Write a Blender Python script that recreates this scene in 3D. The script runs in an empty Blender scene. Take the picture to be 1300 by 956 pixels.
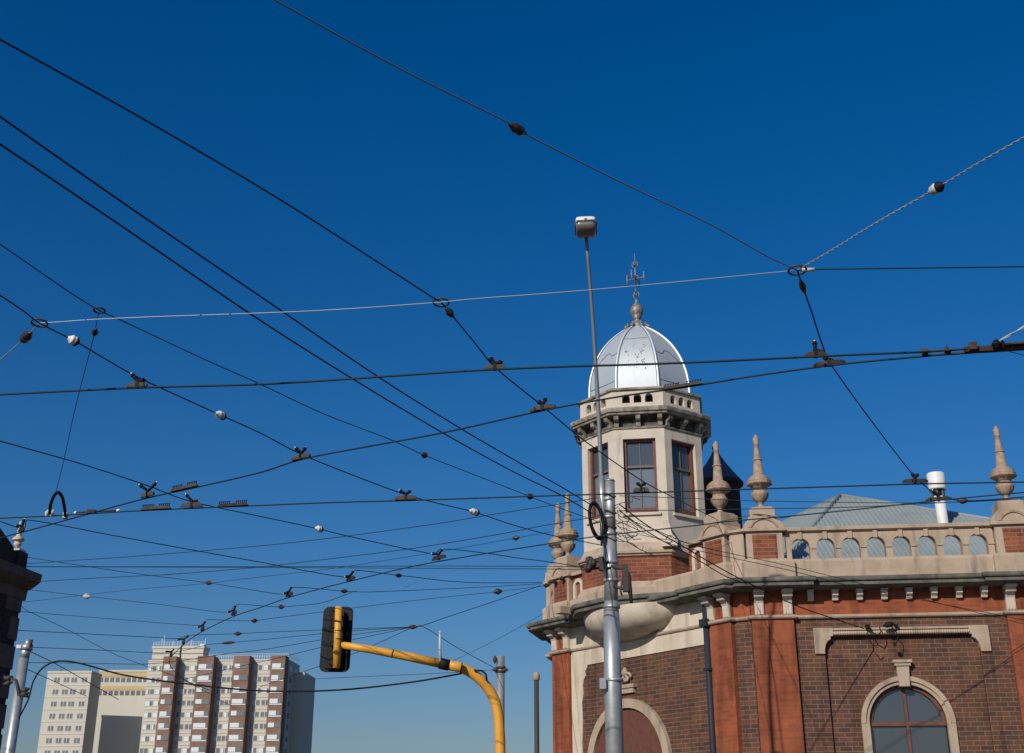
import bpy, math, random
from mathutils import Matrix, Vector
random.seed(7)
R = math.radians
C = bpy.context.scene
COL = C.collection
EYE = 1.6                                   # camera height; "h" below is height above the eye
F, PIT = 1576.0, R(21.9)
cp, sp = math.cos(PIT), math.sin(PIT)
ORI = {}                                    # world position of every object's origin

# ------------------------------------------------------------------ camera geometry (for surveying far wires)
def ray(px, py):
    u = px - 650.0; v = 433.5 - py
    return Vector((u, F*cp - v*sp, F*sp + v*cp))
def at_h(px, py, h):
    r = ray(px, py); return r * (h / r.z)
def at_y(px, py, y):
    r = ray(px, py); return r * (y / r.y)

# ------------------------------------------------------------------ materials
def mat(name, base, rough=0.8, metal=0.0, noise=None, bump=0.0, bscale=30.0, spec=0.4, streak=None):
    m = bpy.data.materials.new(name); m.use_nodes = True
    nt = m.node_tree; N = nt.nodes; L = nt.links
    b = N['Principled BSDF']
    b.inputs['Roughness'].default_value = rough
    b.inputs['Metallic'].default_value = metal
    b.inputs['Specular IOR Level'].default_value = spec
    b.inputs['Base Color'].default_value = (*base, 1)
    tc = N.new('ShaderNodeTexCoord')
    col = None
    if noise:
        (c2, sc, lo, hi) = noise
        nz = N.new('ShaderNodeTexNoise'); nz.inputs['Scale'].default_value = sc
        nz.inputs['Detail'].default_value = 8; nz.inputs['Roughness'].default_value = 0.65
        L.new(tc.outputs['Object'], nz.inputs['Vector'])
        mr = N.new('ShaderNodeMapRange'); mr.inputs['From Min'].default_value = lo; mr.inputs['From Max'].default_value = hi
        L.new(nz.outputs['Fac'], mr.inputs['Value'])
        mx = N.new('ShaderNodeMix'); mx.data_type = 'RGBA'
        mx.inputs['A'].default_value = (*base, 1); mx.inputs['B'].default_value = (*c2, 1)
        L.new(mr.outputs['Result'], mx.inputs['Factor'])
        col = mx.outputs['Result']
    if streak:                                 # run-off stains: noise stretched down the wall
        (c3, sx, lo, hi) = streak
        mp = N.new('ShaderNodeMapping'); mp.inputs['Scale'].default_value = (sx, sx, sx*0.16)
        L.new(tc.outputs['Object'], mp.inputs['Vector'])
        n2 = N.new('ShaderNodeTexNoise'); n2.inputs['Scale'].default_value = 1.0; n2.inputs['Detail'].default_value = 7
        L.new(mp.outputs['Vector'], n2.inputs['Vector'])
        m2 = N.new('ShaderNodeMapRange'); m2.inputs['From Min'].default_value = lo; m2.inputs['From Max'].default_value = hi
        L.new(n2.outputs['Fac'], m2.inputs['Value'])
        x2 = N.new('ShaderNodeMix'); x2.data_type = 'RGBA'
        if col: L.new(col, x2.inputs['A'])
        else: x2.inputs['A'].default_value = (*base, 1)
        x2.inputs['B'].default_value = (*c3, 1)
        L.new(m2.outputs['Result'], x2.inputs['Factor'])
        col = x2.outputs['Result']
    if col: L.new(col, b.inputs['Base Color'])
    if bump:
        nb = N.new('ShaderNodeTexNoise'); nb.inputs['Scale'].default_value = bscale; nb.inputs['Detail'].default_value = 6
        L.new(tc.outputs['Object'], nb.inputs['Vector'])
        bp = N.new('ShaderNodeBump'); bp.inputs['Strength'].default_value = bump; bp.inputs['Distance'].default_value = 0.02
        L.new(nb.outputs['Fac'], bp.inputs['Height']); L.new(bp.outputs['Normal'], b.inputs['Normal'])
    return m

def brick(name, c1, c2, mort, bw, rh, ms, bump, dirt):
    m = bpy.data.materials.new(name); m.use_nodes = True
    nt = m.node_tree; N = nt.nodes; L = nt.links
    b = N['Principled BSDF']; b.inputs['Roughness'].default_value = 0.85
    b.inputs['Specular IOR Level'].default_value = 0.25
    tc = N.new('ShaderNodeTexCoord'); br = N.new('ShaderNodeTexBrick')
    L.new(tc.outputs['UV'], br.inputs['Vector'])
    br.inputs['Scale'].default_value = 1.0
    br.inputs['Brick Width'].default_value = bw; br.inputs['Row Height'].default_value = rh
    br.inputs['Mortar Size'].default_value = ms; br.inputs['Mortar Smooth'].default_value = 0.25
    br.inputs['Color1'].default_value = (*c1, 1); br.inputs['Color2'].default_value = (*c2, 1)
    br.inputs['Mortar'].default_value = (*mort, 1)
    nz = N.new('ShaderNodeTexNoise'); nz.inputs['Scale'].default_value = 1.7; nz.inputs['Detail'].default_value = 9
    nz.inputs['Roughness'].default_value = 0.7
    L.new(tc.outputs['Object'], nz.inputs['Vector'])
    mr = N.new('ShaderNodeMapRange'); mr.inputs['From Min'].default_value = .35; mr.inputs['From Max'].default_value = .7
    mr.inputs['To Min'].default_value = 1.12; mr.inputs['To Max'].default_value = dirt
    L.new(nz.outputs['Fac'], mr.inputs['Value'])
    mx = N.new('ShaderNodeMix'); mx.data_type = 'RGBA'; mx.blend_type = 'MULTIPLY'; mx.inputs['Factor'].default_value = 1
    L.new(br.outputs['Color'], mx.inputs['A']); L.new(mr.outputs['Result'], mx.inputs['B'])
    L.new(mx.outputs['Result'], b.inputs['Base Color'])
    mp = N.new('ShaderNodeMapping'); mp.inputs['Scale'].default_value = (4.5, 4.5, .55)
    n2 = N.new('ShaderNodeTexNoise'); n2.inputs['Scale'].default_value = 1.0; n2.inputs['Detail'].default_value = 8
    L.new(tc.outputs['Object'], mp.inputs['Vector']); L.new(mp.outputs['Vector'], n2.inputs['Vector'])
    m2 = N.new('ShaderNodeMapRange'); m2.inputs['From Min'].default_value = .52; m2.inputs['From Max'].default_value = .78
    m2.inputs['To Min'].default_value = 1; m2.inputs['To Max'].default_value = .45
    L.new(n2.outputs['Fac'], m2.inputs['Value'])
    x2 = N.new('ShaderNodeMix'); x2.data_type = 'RGBA'; x2.blend_type = 'MULTIPLY'; x2.inputs['Factor'].default_value = 1
    L.new(mx.outputs['Result'], x2.inputs['A']); L.new(m2.outputs['Result'], x2.inputs['B']); L.new(x2.outputs['Result'], b.inputs['Base Color'])
    bp = N.new('ShaderNodeBump'); bp.inputs['Strength'].default_value = bump; bp.inputs['Distance'].default_value = 0.012
    bp.invert = True
    L.new(br.outputs['Fac'], bp.inputs['Height']); L.new(bp.outputs['Normal'], b.inputs['Normal'])
    return m

MAT = dict(
    brown=brick('brown_brick', (.142, .056, .032), (.074, .037, .027), (.175, .128, .094), .245, .09, .008, .5, .66),
    red=brick('red_brick', (.295, .080, .034), (.215, .058, .026), (.25, .095, .052), .245, .08, .004, .3, .70),
    redface=brick('weathered_red_brick', (.26, .078, .040), (.150, .048, .028), (.27, .14, .088), .245, .086, .008, .5, .68),
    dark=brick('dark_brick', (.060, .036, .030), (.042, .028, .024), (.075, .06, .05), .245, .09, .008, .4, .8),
    quoin=mat('brown_quoin_stone', (.16, .11, .085), .85, noise=((.09, .065, .05), 4, .4, .7), bump=.2),
    stone=mat('tan_stone', (.40, .305, .222), .85, noise=((.31, .225, .155), 2.6, .42, .72), bump=.25, bscale=40, streak=((.17, .14, .11), 5.0, .52, .80)),
    urn=mat('weathered_urn_stone', (.37, .265, .18), .9, noise=((.20, .145, .105), 9, .4, .7), bump=.4, bscale=50),
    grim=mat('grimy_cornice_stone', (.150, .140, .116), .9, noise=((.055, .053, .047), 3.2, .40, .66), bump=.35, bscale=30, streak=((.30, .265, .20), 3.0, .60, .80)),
    render=mat('cream_render', (.57, .49, .38), .85, noise=((.44, .365, .27), 1.8, .42, .72), bump=.2, bscale=24, streak=((.29, .225, .16), 4.0, .50, .80)),
    tstone=mat('turret_cream_stone', (.55, .475, .385), .85, noise=((.43, .365, .285), 2.0, .45, .75), bump=.2, bscale=26, streak=((.20, .17, .14), 5.0, .60, .84)),
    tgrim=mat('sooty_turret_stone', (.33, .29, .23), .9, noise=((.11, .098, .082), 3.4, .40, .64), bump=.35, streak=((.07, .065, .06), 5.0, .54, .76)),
    sootshade=mat('sooty_shaded_stone', (.12, .105, .088), .95, noise=((.04, .036, .032), 4, .40, .62), bump=.35, streak=((.36, .31, .245), 6.0, .58, .78)),  # sooty stains and painted shade in one dark colour
    dome=mat('galvanised_dome_sheet', (.47, .505, .52), .50, .34, noise=((.45, .49, .51), 3.0, .4, .7), bump=.05, bscale=6, streak=((.36, .38, .39), 6.0, .60, .8)),
    domerib=mat('pale_dome_roll', (.66, .69, .70), .45, .4),
    seam=mat('dark_lead_seam', (.10, .13, .14), .6, .3),
    spot=mat('worn_black_spot', (.16, .16, .16), .8),
    rust=mat('rusted_iron_cap', (.29, .27, .235), .55, .35, noise=((.16, .10, .065), 14, .42, .62)),
    iron=mat('weathered_iron', (.26, .235, .195), .6, .4),
    wood=mat('red_brown_window_timber', (.135, .050, .032), .6, noise=((.09, .035, .025), 8, .4, .7)),
    sash=mat('grimy_sash_bar', (.13, .10, .085), .6),
    corr=mat('grey_green_corrugated_iron', (.27, .31, .305), .55, .15, noise=((.215, .25, .25), .9, .4, .7), spec=.3),
    white=mat('white_painted_steel', (.66, .655, .63), .5, noise=((.54, .53, .50), 5, .45, .75)),
    black=mat('black_rubber', (.010, .010, .011), .65, spec=.15),
    galv=mat('galvanised_steel', (.44, .445, .44), .42, .55, noise=((.30, .315, .32), 5, .40, .70)),
    lampgrey=mat('dull_grey_paint', (.17, .19, .19), .5, .2),
    wire=mat('dark_copper_wire', (.014, .026, .025), .6, .0, spec=.2),
    wiref=mat('sooty_steel_wire', (.012, .028, .034), .6, .0, spec=.2),
    greywire=mat('dull_grey_wire', (.17, .16, .14), .6, .2),
    strand=mat('bright_steel_strand', (.42, .41, .38), .5, .5),
    ring=mat('dull_iron', (.055, .048, .044), .65, .2, noise=((.10, .075, .055), 25, .5, .7), spec=.25),
    bar=mat('weathered_timber_bar', (.085, .064, .047), .9, noise=((.038, .03, .025), 12, .4, .7), bump=.2),
    rustbar=mat('rusty_iron_bar', (.075, .045, .032), .9, noise=((.028, .021, .018), 11, .38, .62), spec=.2),
    porc=mat('white_porcelain', (.74, .72, .66), .35, noise=((.45, .42, .37), 20, .5, .75)),
    brownporc=mat('brown_porcelain', (.040, .024, .019), .3),
    greyporc=mat('grey_porcelain', (.48, .47, .43), .5),
    yellow=mat('yellow_mast_paint', (.66, .315, .035), .5, noise=((.50, .235, .03), 3.5, .46, .74), streak=((.36, .19, .045), 9, .64, .82)),
    board=mat('black_signal_board', (.007, .007, .009), .6, spec=.2),
    apt=mat('pale_concrete_panel', (.52, .49, .415), .85, noise=((.50, .46, .385), .08, .4, .7), streak=((.42, .385, .32), .25, .6, .85)),
    aptb=mat('brown_balcony_panel', (.225, .142, .108), .85, noise=((.16, .085, .056), .3, .4, .7)),
    ochre=mat('ochre_fascia', (.50, .36, .17), .85),
    curtain=mat('white_curtain', (.62, .64, .63), .8),
    asphalt=mat('asphalt', (.05, .05, .05), .9, noise=((.075, .073, .07), 3, .4, .7), bump=.3, bscale=60),
    concrete=mat('footpath_concrete', (.25, .235, .21), .9, noise=((.19, .178, .16), 2, .4, .7)),
    earth=mat('dry_ground', (.12, .10, .075), .95, noise=((.07, .075, .04), .05, .4, .6)),
    slate=mat('blue_slate', (.075, .10, .135), .6, noise=((.05, .068, .09), 6, .4, .7)),
    lens=mat('dark_lens', (.05, .01, .01), .2),
    downp=mat('navy_downpipe', (.022, .027, .040), .6, spec=.2),
)
def glass(name, base, rough=.06):
    m = bpy.data.materials.new(name); m.use_nodes = True
    b = m.node_tree.nodes['Principled BSDF']
    b.inputs['Base Color'].default_value = (*base, 1); b.inputs['Roughness'].default_value = rough
    b.inputs['Specular IOR Level'].default_value = .9
    return m
MAT['glass'] = glass('window_glass', (.050, .062, .070), .12)
MAT['glass2'] = glass('window_glass_reflection_tint', (.135, .155, .17), .12)  # paler base stands in for the lower pane's lighter reflection
MAT['aglass'] = glass('flat_glass', (.13, .135, .13), .2)
MAT['bowl'] = glass('smoked_lamp_bowl', (.15, .125, .11), .3)

# ------------------------------------------------------------------ mesh builder
class MB:
    def __init__(s, X=None):
        s.v = []; s.f = []; s.X = X or Matrix.Translation((0, 0, EYE)); s.sm = []
    def add(s, vs, fs, smooth=False):
        n = len(s.v)
        s.v += [s.X @ Vector(p) for p in vs]
        s.f += [tuple(i+n for i in f) for f in fs]
        s.sm += [smooth]*len(fs)
        return s
    def box(s, x0, x1, y0, y1, z0, z1):
        return s.add([(x0,y0,z0),(x1,y0,z0),(x1,y1,z0),(x0,y1,z0),(x0,y0,z1),(x1,y0,z1),(x1,y1,z1),(x0,y1,z1)],
                     [(0,3,2,1),(4,5,6,7),(0,1,5,4),(1,2,6,5),(2,3,7,6),(3,0,4,7)])
    def prism(s, poly, y0, y1):                # outline in x,z pushed along y
        a = sum(p[0]*q[1]-q[0]*p[1] for p, q in zip(poly, poly[1:]+poly[:1]))
        if a < 0: poly = poly[::-1]
        n = len(poly)
        vs = [(p[0], y0, p[1]) for p in poly] + [(p[0], y1, p[1]) for p in poly]
        fs = [tuple(range(n)), tuple(range(2*n-1, n-1, -1))]
        fs += [((i+1) % n, i, n+i, n+(i+1) % n) for i in range(n)]
        return s.add(vs, fs)
    def sideprism(s, prof, x0, x1):            # outline in y,z pushed along x
        a = sum(p[0]*q[1]-q[0]*p[1] for p, q in zip(prof, prof[1:]+prof[:1]))
        if a < 0: prof = prof[::-1]
        n = len(prof)
        vs = [(x0, p[0], p[1]) for p in prof] + [(x1, p[0], p[1]) for p in prof]
        fs = [tuple(range(n-1, -1, -1)), tuple(range(n, 2*n))]
        fs += [(i, (i+1) % n, n+(i+1) % n, n+i) for i in range(n)]
        return s.add(vs, fs)
    def loft(s, poly, levels, cap=True, smooth=False):   # plan outline (ccw), levels of (outset, z)
        n = len(poly); vs = []; fs = []
        for d, z in levels:
            vs += [(x, y, z) for x, y in outset(poly, d)]
        for k in range(len(levels)-1):
            for i in range(n):
                j = (i+1) % n
                fs.append((k*n+i, k*n+j, (k+1)*n+j, (k+1)*n+i))
        if cap:
            fs.append(tuple(range(n-1, -1, -1))); m = (len(levels)-1)*n
            fs.append(tuple(range(m, m+n)))
        return s.add(vs, fs, smooth)
    def lathe(s, prof, n=24, c=(0, 0, 0), smooth=True, flute=None):
        vs = []; fs = []
        for r, z in prof:
            for i in range(n):
                a = 2*math.pi*i/n; rr = r
                if flute and flute[1] <= z <= flute[2]:
                    rr = r*(1+flute[3]*math.cos(a*flute[0]))
                vs.append((c[0]+rr*math.cos(a), c[1]+rr*math.sin(a), c[2]+z))
        for k in range(len(prof)-1):
            for i in range(n):
                j = (i+1) % n
                fs.append((k*n+i, k*n+j, (k+1)*n+j, (k+1)*n+i))
        fs.append(tuple(range(n-1, -1, -1))); m = (len(prof)-1)*n; fs.append(tuple(range(m, m+n)))
        return s.add(vs, fs, smooth)
    def tube(s, pts, r, n=8, cap=True, smooth=True):
        pts = [Vector(p) for p in pts]; m = len(pts)
        rs = r if isinstance(r, (list, tuple)) else [r]*m
        vs = []; fs = []; u = None
        for i, p in enumerate(pts):
            t = (pts[min(i+1, m-1)] - pts[max(i-1, 0)]).normalized()
            if u is None:
                u = t.cross(Vector((0, 0, 1)))
                if u.length < .05: u = t.cross(Vector((0, 1, 0)))
            u = (u - t*u.dot(t)).normalized(); w = t.cross(u)
            for k in range(n):
                a = 2*math.pi*k/n
                vs.append(p + (u*math.cos(a)+w*math.sin(a))*rs[i])
        for i in range(m-1):
            for k in range(n):
                j = (k+1) % n
                fs.append((i*n+k, i*n+j, (i+1)*n+j, (i+1)*n+k))
        if cap:
            fs.append(tuple(range(n-1, -1, -1))); fs.append(tuple(range((m-1)*n, m*n)))
        return s.add(vs, fs, smooth)
    def blob(s, c, ax, l, r, ribs=3, n=12):    # ribbed egg insulator along ax
        ax = Vector(ax).normalized(); c = Vector(c); K = 14
        pts = []; rs = []
        for i in range(K+1):
            t = i/K; q = math.sin(math.pi*min(max(t, .04), .96))**.55
            pts.append(c+ax*(t-.5)*l); rs.append(r*q*(1-.16*(.5-.5*math.cos(2*math.pi*ribs*t))))
        return s.tube(pts, rs, n)
    def obj(s, name, material, parent=None, origin=None, bevel=0, seg=2):
        o_w = ORI[parent.name] if parent else Vector(origin if origin is not None else s.v[0])
        me = bpy.data.meshes.new(name)
        me.from_pydata([tuple(v-o_w) for v in s.v], [], s.f)
        uv = me.uv_layers.new(name='UVMap')
        for p in me.polygons:                  # metres along the face, metres up
            p.use_smooth = s.sm[p.index]; n = p.normal
            if abs(n.z) < .75:
                t = Vector((-n.y, n.x, 0)).normalized()
            for li in p.loop_indices:
                q = s.v[me.loops[li].vertex_index]
                uv.data[li].uv = (q.dot(t), q.z) if abs(n.z) < .75 else (q.x, q.y)
        me.materials.append(MAT[material] if isinstance(material, str) else material)
        o = bpy.data.objects.new(name, me); COL.objects.link(o)
        if parent: o.parent = parent
        else: o.location = o_w
        ORI[o.name] = o_w
        if bevel:
            b = o.modifiers.new('soft_edges', 'BEVEL'); b.width = bevel; b.segments = seg; b.limit_method = 'ANGLE'; b.angle_limit = R(40)
        return o

def outset(poly, d):
    n = len(poly); out = []
    for i in range(n):
        p0, p1, p2 = (Vector(poly[(i+k-1) % n]) for k in range(3))
        a = (p1-p0).normalized(); b = (p2-p1).normalized()
        na = Vector((a.y, -a.x)); nb = Vector((b.y, -b.x))
        k = 1+na.dot(nb)
        out.append(tuple(p1 + (na+nb)*(d/max(k, .15))))
    return out

def frame(ang, k, h=EYE):                      # a wall's own axes: x along it, y into it, z = height above the eye
    a = R(ang); n = Vector((math.sin(a), -math.cos(a), 0)); d = Vector((math.cos(a), math.sin(a), 0))
    o = n*k
    return Matrix(((d.x, -n.x, 0, o.x), (d.y, -n.y, 0, o.y), (0, 0, 1, h), (0, 0, 0, 1)))
def empty(name, loc, label, cat, group=None):
    o = bpy.data.objects.new(name, None); COL.objects.link(o); o.location = loc; o.empty_display_size = .3
    ORI[o.name] = Vector(loc); return tag(o, label, cat, group)
def tag(o, label, cat, group=None):
    o['label'] = label; o['category'] = cat
    if group: o['group'] = group
    return o
def struct(o):
    o['kind'] = 'structure'; return o
def place_copy(o, parent, delta, rot=0):
    c = o.copy(); COL.objects.link(c); c.parent = parent; ORI[c.name] = ORI[o.name]
    c.location = Vector(delta); c.rotation_euler = (0, 0, rot); return c

# ================================================================== corner building
B = empty('corner_building', (3.24, 29.62, 0), 'red and brown brick corner building with silver domed turret and tan stone parapet', 'building')
RT = frame(-7, -26.4); FC = frame(-31, -24.83); CH = frame(-55, -18.81)
def cross(A, Bm):
    (o1, d1), (o2, d2) = [(Vector((M[0][3], M[1][3])), Vector((M[0][0], M[1][0]))) for M in (A, Bm)]
    den = d1.x*d2.y-d1.y*d2.x; t = ((o2.x-o1.x)*d2.y-(o2.y-o1.y)*d2.x)/den
    return o1+d1*t
c_rf = cross(RT, FC); c_fc = cross(FC, CH)
def loc2(M, s, y=0): q = M @ Vector((s, y, 0)); return Vector((q.x, q.y))
def s_of(M, p): return (M.inverted() @ Vector((p.x, p.y, 0))).x
MID = -21.90
cd = Vector((CH[0][0], CH[1][0])); cmid = loc2(CH, MID)
def mir(p): p = Vector((p[0], p[1])); return p - cd*(2*(p-cmid).dot(cd))
SC = s_of(CH, c_fc); SR = s_of(RT, c_rf)          # corners on the chamfer and on the right front
END = 15.2
pr = .10                                            # how far the piers stand out
def pt(M, s, y): q = loc2(M, s, y); return (q.x, q.y)
# right half of the plan from the middle of the chamfer, with the pier jogs
half = [pt(CH, SC-.66, 0), pt(CH, SC-.66, -pr), pt(CH, SC, -pr), pt(FC, s_of(FC, c_fc)+.04, 0)]
half += [pt(FC, s_of(FC, c_rf)-.03, 0), pt(RT, SR, -pr), pt(RT, 2.60, -pr), pt(RT, 2.60, 0)]
lhalf = [tuple(mir(p)) for p in half]
right_end = [pt(RT, 6.82, 0), pt(RT, 6.82, -pr), pt(RT, 7.62, -pr), pt(RT, 7.62, 0), pt(RT, END, 0)]
left_end = [tuple(mir(p)) for p in right_end]
back = [pt(RT, END, 12), tuple(mir(pt(RT, END, 12)))]
plan = list(reversed(left_end)) + list(reversed(lhalf)) + half + right_end + [back[0]]
# plain plan without jogs, for the walls themselves
plain = [tuple(mir(pt(RT, END, 0))), tuple(mir(c_rf)), tuple(mir(c_fc)), tuple(c_fc), tuple(c_rf), pt(RT, END, 0), back[0]]
def area(P): return sum(a[0]*b[1]-b[0]*a[1] for a, b in zip(P, P[1:]+P[:1]))
assert area(plan) > 0 and area(plain) > 0

# brown brick walls, wall by wall; the right front has the shallow recess under its hood and an arched window
def arc(cx, cz, r, a0, a1, n=14): return [(cx+r*math.cos(R(a0+(a1-a0)*i/n)), cz+r*math.sin(R(a0+(a1-a0)*i/n))) for i in range(n+1)]
WX, WZ, WR = 4.68, 2.16, .80
m = MB(RT); T = .35
m.box(SR+.02, 3.18, 0, T, -EYE, 4.25); m.box(6.24, END, 0, T, -EYE, 4.25); m.box(3.18, 6.24, 0, T, 3.86, 4.25)
rec = [(3.18, -EYE), (3.18, 3.86), (6.24, 3.86), (6.24, -EYE), (WX+WR, -EYE), (WX+WR, WZ)] + arc(WX, WZ, WR, 0, 180)[1:] + [(WX-WR, -EYE)]
m.prism(rec, .09, T+.01)
m.obj('brick_wall', 'brown', B)
MB(FC).box(s_of(FC, c_fc)+.01, s_of(FC, c_rf)-.01, 0, T, -EYE, 4.25).obj('brick_wall', 'brown', B)
MB(CH).box(2*MID-SC+.01, SC-.01, 0, T, -EYE, 4.25).obj('brick_wall', 'brown', B)
XL = [tuple(mir(p)) for p in (c_fc, c_rf)]
def wall_between(p, q, z0, z1, th, name, material, out=0.0):
    p, q = Vector(p), Vector(q); d = (q-p).normalized(); n = Vector((d.y, -d.x))
    L = (q-p).length; M = Matrix(((d.x, -n.x, 0, p.x), (d.y, -n.y, 0, p.y), (0, 0, 1, EYE), (0, 0, 0, 1)))
    return MB(M).box(.01, L-.01, -out, th, z0, z1).obj(name, material, B)
wall_between(XL[1], XL[0], -EYE, 4.25, T, 'brick_wall', 'brown')
wall_between(mir(pt(RT, END, 0)), XL[1], -EYE, 4.25, T, 'brick_wall', 'brown')
wall_between(pt(RT, END, .02), back[0], -EYE, 5.4, T, 'brick_wall', 'brown')
wall_between(back[0], mir(pt(RT, END, 0)), -EYE, 5.4, T, 'brick_wall', 'brown')

# red brick piers and the frieze above the string course
def pier(M, a, b):
    MB(M).box(a, b, -pr, .1, -EYE, 4.235).obj('pier', 'red', B)
pier(RT, SR, 2.60); pier(RT, 6.82, 7.62); pier(CH, SC-.66, SC); pier(CH, 2*MID-SC, 2*MID-SC+.66)
MB(RT).box(SR, END, -.02, .3, 4.3, 4.84).obj('frieze', 'red', B)
MB(FC).box(s_of(FC, c_fc)+.01, s_of(FC, c_rf)-.01, -.02, .3, 4.3, 4.84).obj('frieze', 'red', B)
for a in (SC-.66, 2*MID-SC): MB(CH).box(a, a+.66, -.08, .3, 4.3, 4.84).obj('frieze', 'red', B)
for a, b in ((SR, 2.60), (6.82, 7.62)): MB(RT).box(a+.05, b-.05, -.08, .2, 4.3, 4.84).obj('frieze', 'red', B)
wall_between(XL[1], XL[0], 4.3, 4.84, .3, 'frieze', 'red', .02)
MB(CH).box(2*MID-SC+.66, SC-.66, -.03, .3, 4.3, 4.84).obj('frieze', 'render', B)
# string course all round
MB().loft(plan, [(.02, 4.225), (.05, 4.235), (.07, 4.26), (.07, 4.29), (.02, 4.312)]).obj('string_course', 'stone', B)

# cream render on the chamfer above and beside the brown brick, ragged where it has come away
lx = 2*MID-SC+.66
m = MB(CH)
edge = [(lx+.62, 3.87), (lx+.60, 3.80), (lx+.53, 3.72), (lx+.55, 3.62), (lx+.46, 3.52), (lx+.43, 3.40), (lx+.45, 3.2), (lx+.38, 3.0), (lx+.40, 2.6), (lx+.36, 2.1), (lx+.4, 1.4), (lx+.36, -EYE)]
m.prism([(lx, -EYE), (lx, 4.225), (SC-.66, 4.225), (SC-.66, 3.50), (SC-.72, 3.42), (SC-.80, 3.47), (SC-.82, 3.62), (SC-.77, 3.74), (SC-.84, 3.87)] + edge, -.022, .05)
m.obj('render_coat', 'render', B)
# plaster crest and the arched door hood below it
m = MB(CH); cx = -22.3
for sgn in (-1, 1):
    m.tube([(cx+sgn*(.05+.16*math.cos(a)*(1-a/9)), -.06, 3.42+.13*math.sin(a)*(1-a/9)) for a in [i*.35 for i in range(20)]], .035, 6)
m.lathe([(.02, 3.45), (.09, 3.52), (.06, 3.60), (.02, 3.66)], 10, (cx, -.06, 0))
m.box(cx-.34, cx+.34, -.10, .02, 3.20, 3.28); m.box(cx-.28, cx+.28, -.07, .02, 3.09, 3.2)
m.obj('plaster_crest', 'stone', B)
MB(CH).prism(arc(cx, 1.55, 1.42, 0, 180, 24)+arc(cx, 1.55, 1.22, 180, 0, 24), -.10, .03).obj('door_hood', 'stone', B)
MB(CH).prism(arc(cx, 1.55, 1.2, 0, 180, 24)+[(cx-1.2, -EYE), (cx+1.2, -EYE)], -.03, .03).obj('door', 'wood', B)

# fluted console capitals on the pier heads
def console(M, s, w=.185, z0=4.315, z1=4.815, y=-.06):
    m = MB(M)
    m.sideprism([(y+.10, z0), (y-.06, z0), (y-.075, z0+.24), (y-.12, z0+.32), (y-.20, z0+.38), (y-.26, z0+.44), (y-.28, z1), (y+.10, z1)], s-w/2, s+w/2)
    for k in (-1, 0, 1): m.box(s+k*w*.3-.016, s+k*w*.3+.016, y-.085, y, z0+.01, z0+.24)
    m.box(s-w/2-.02, s+w/2+.02, y-.30, y, z1-.07, z1-.015)
    m.tube([(s-w/2-.012, y-.17, z0+.385), (s+w/2+.012, y-.17, z0+.385)], .05, 10)
    return m.obj('console', 'tstone', B, bevel=.008)
for s in (1.92, 2.50, 6.93, 7.48): console(RT, s)
for s in (SC-.57, SC-.10, 2*MID-SC+.10, 2*MID-SC+.57): console(CH, s)
fmid = s_of(FC, c_fc)+.0
LF = Matrix.Identity(4)
# modillions under the right-hand cornice
def modillion(M, s):
    m = MB(M)
    m.sideprism([(.0, 4.585), (-.10, 4.585), (-.12, 4.63), (-.19, 4.68), (-.20, 4.80), (0, 4.80)], s-.06, s+.06)
    m.box(s-.07, s+.07, -.215, -.02, 4.765, 4.80)
    return m.obj('modillion', 'tstone', B, bevel=.006)
m0 = modillion(RT, 2.98)
dv = Vector((RT[0][0], RT[1][0], 0))
for k in range(1, 8): place_copy(m0, B, dv*(.4943*k))
for k in range(0, 8): place_copy(m0, B, dv*(5.22+.4943*k))

# main cornice (one moulding right round) and the plain parapet base above it
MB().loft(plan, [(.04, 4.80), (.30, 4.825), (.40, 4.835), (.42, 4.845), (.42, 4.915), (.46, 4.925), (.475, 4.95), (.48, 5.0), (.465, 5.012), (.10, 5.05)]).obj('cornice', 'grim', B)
MB().loft(plan, [(.11, 5.04), (.115, 5.40), (.09, 5.44), (.05, 5.47)]).obj('parapet_base', 'stone', B, bevel=.01)

# round-arched parapet screens
def arcade(M, s0, s1, first, n, pitch=.5157, w=.38, sill=5.47, spring=5.725, top=6.035, y0=-.02, y1=.18):
    m = MB(M); xs = [first+pitch*i for i in range(n)]
    m.box(s0, xs[0], y0, y1, sill, top); m.box(xs[-1]+w, s1, y0, y1, sill, top)
    for i, x in enumerate(xs):
        a = arc(x+w/2, spring, w/2, 0, 180, 12)
        m.prism([(x, top), (x+w, top)]+a, y0, y1)
        if i < n-1: m.box(x+w, xs[i+1], y0, y1, sill, top)
    p = m.obj('parapet_screen', 'stone', B)
    for i, x in enumerate(xs):
        MB(M).box(x+w/2-.045, x+w/2+.045, y0-.035, y0+.02, spring+w/2-.035, top-.002).obj('keystone', 'stone', p, bevel=.005)
        MB(M).box(x+w+.004, x+pitch-.004, y0-.022, y1+.02, spring-.045, spring-.005).obj('impost', 'stone', p, bevel=.005)
    m = MB(M)
    m.sideprism([(y0-.02, top), (y0-.075, top+.025), (y0-.08, top+.085), (y0-.05, top+.105), (y1+.06, top+.105), (y1+.06, top)], s0, s1)
    m.obj('coping', 'stone', B)
arcade(RT, 2.58, 6.80, 2.685, 8)
arcade(RT, 7.60, END, 7.90, 14)
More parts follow.
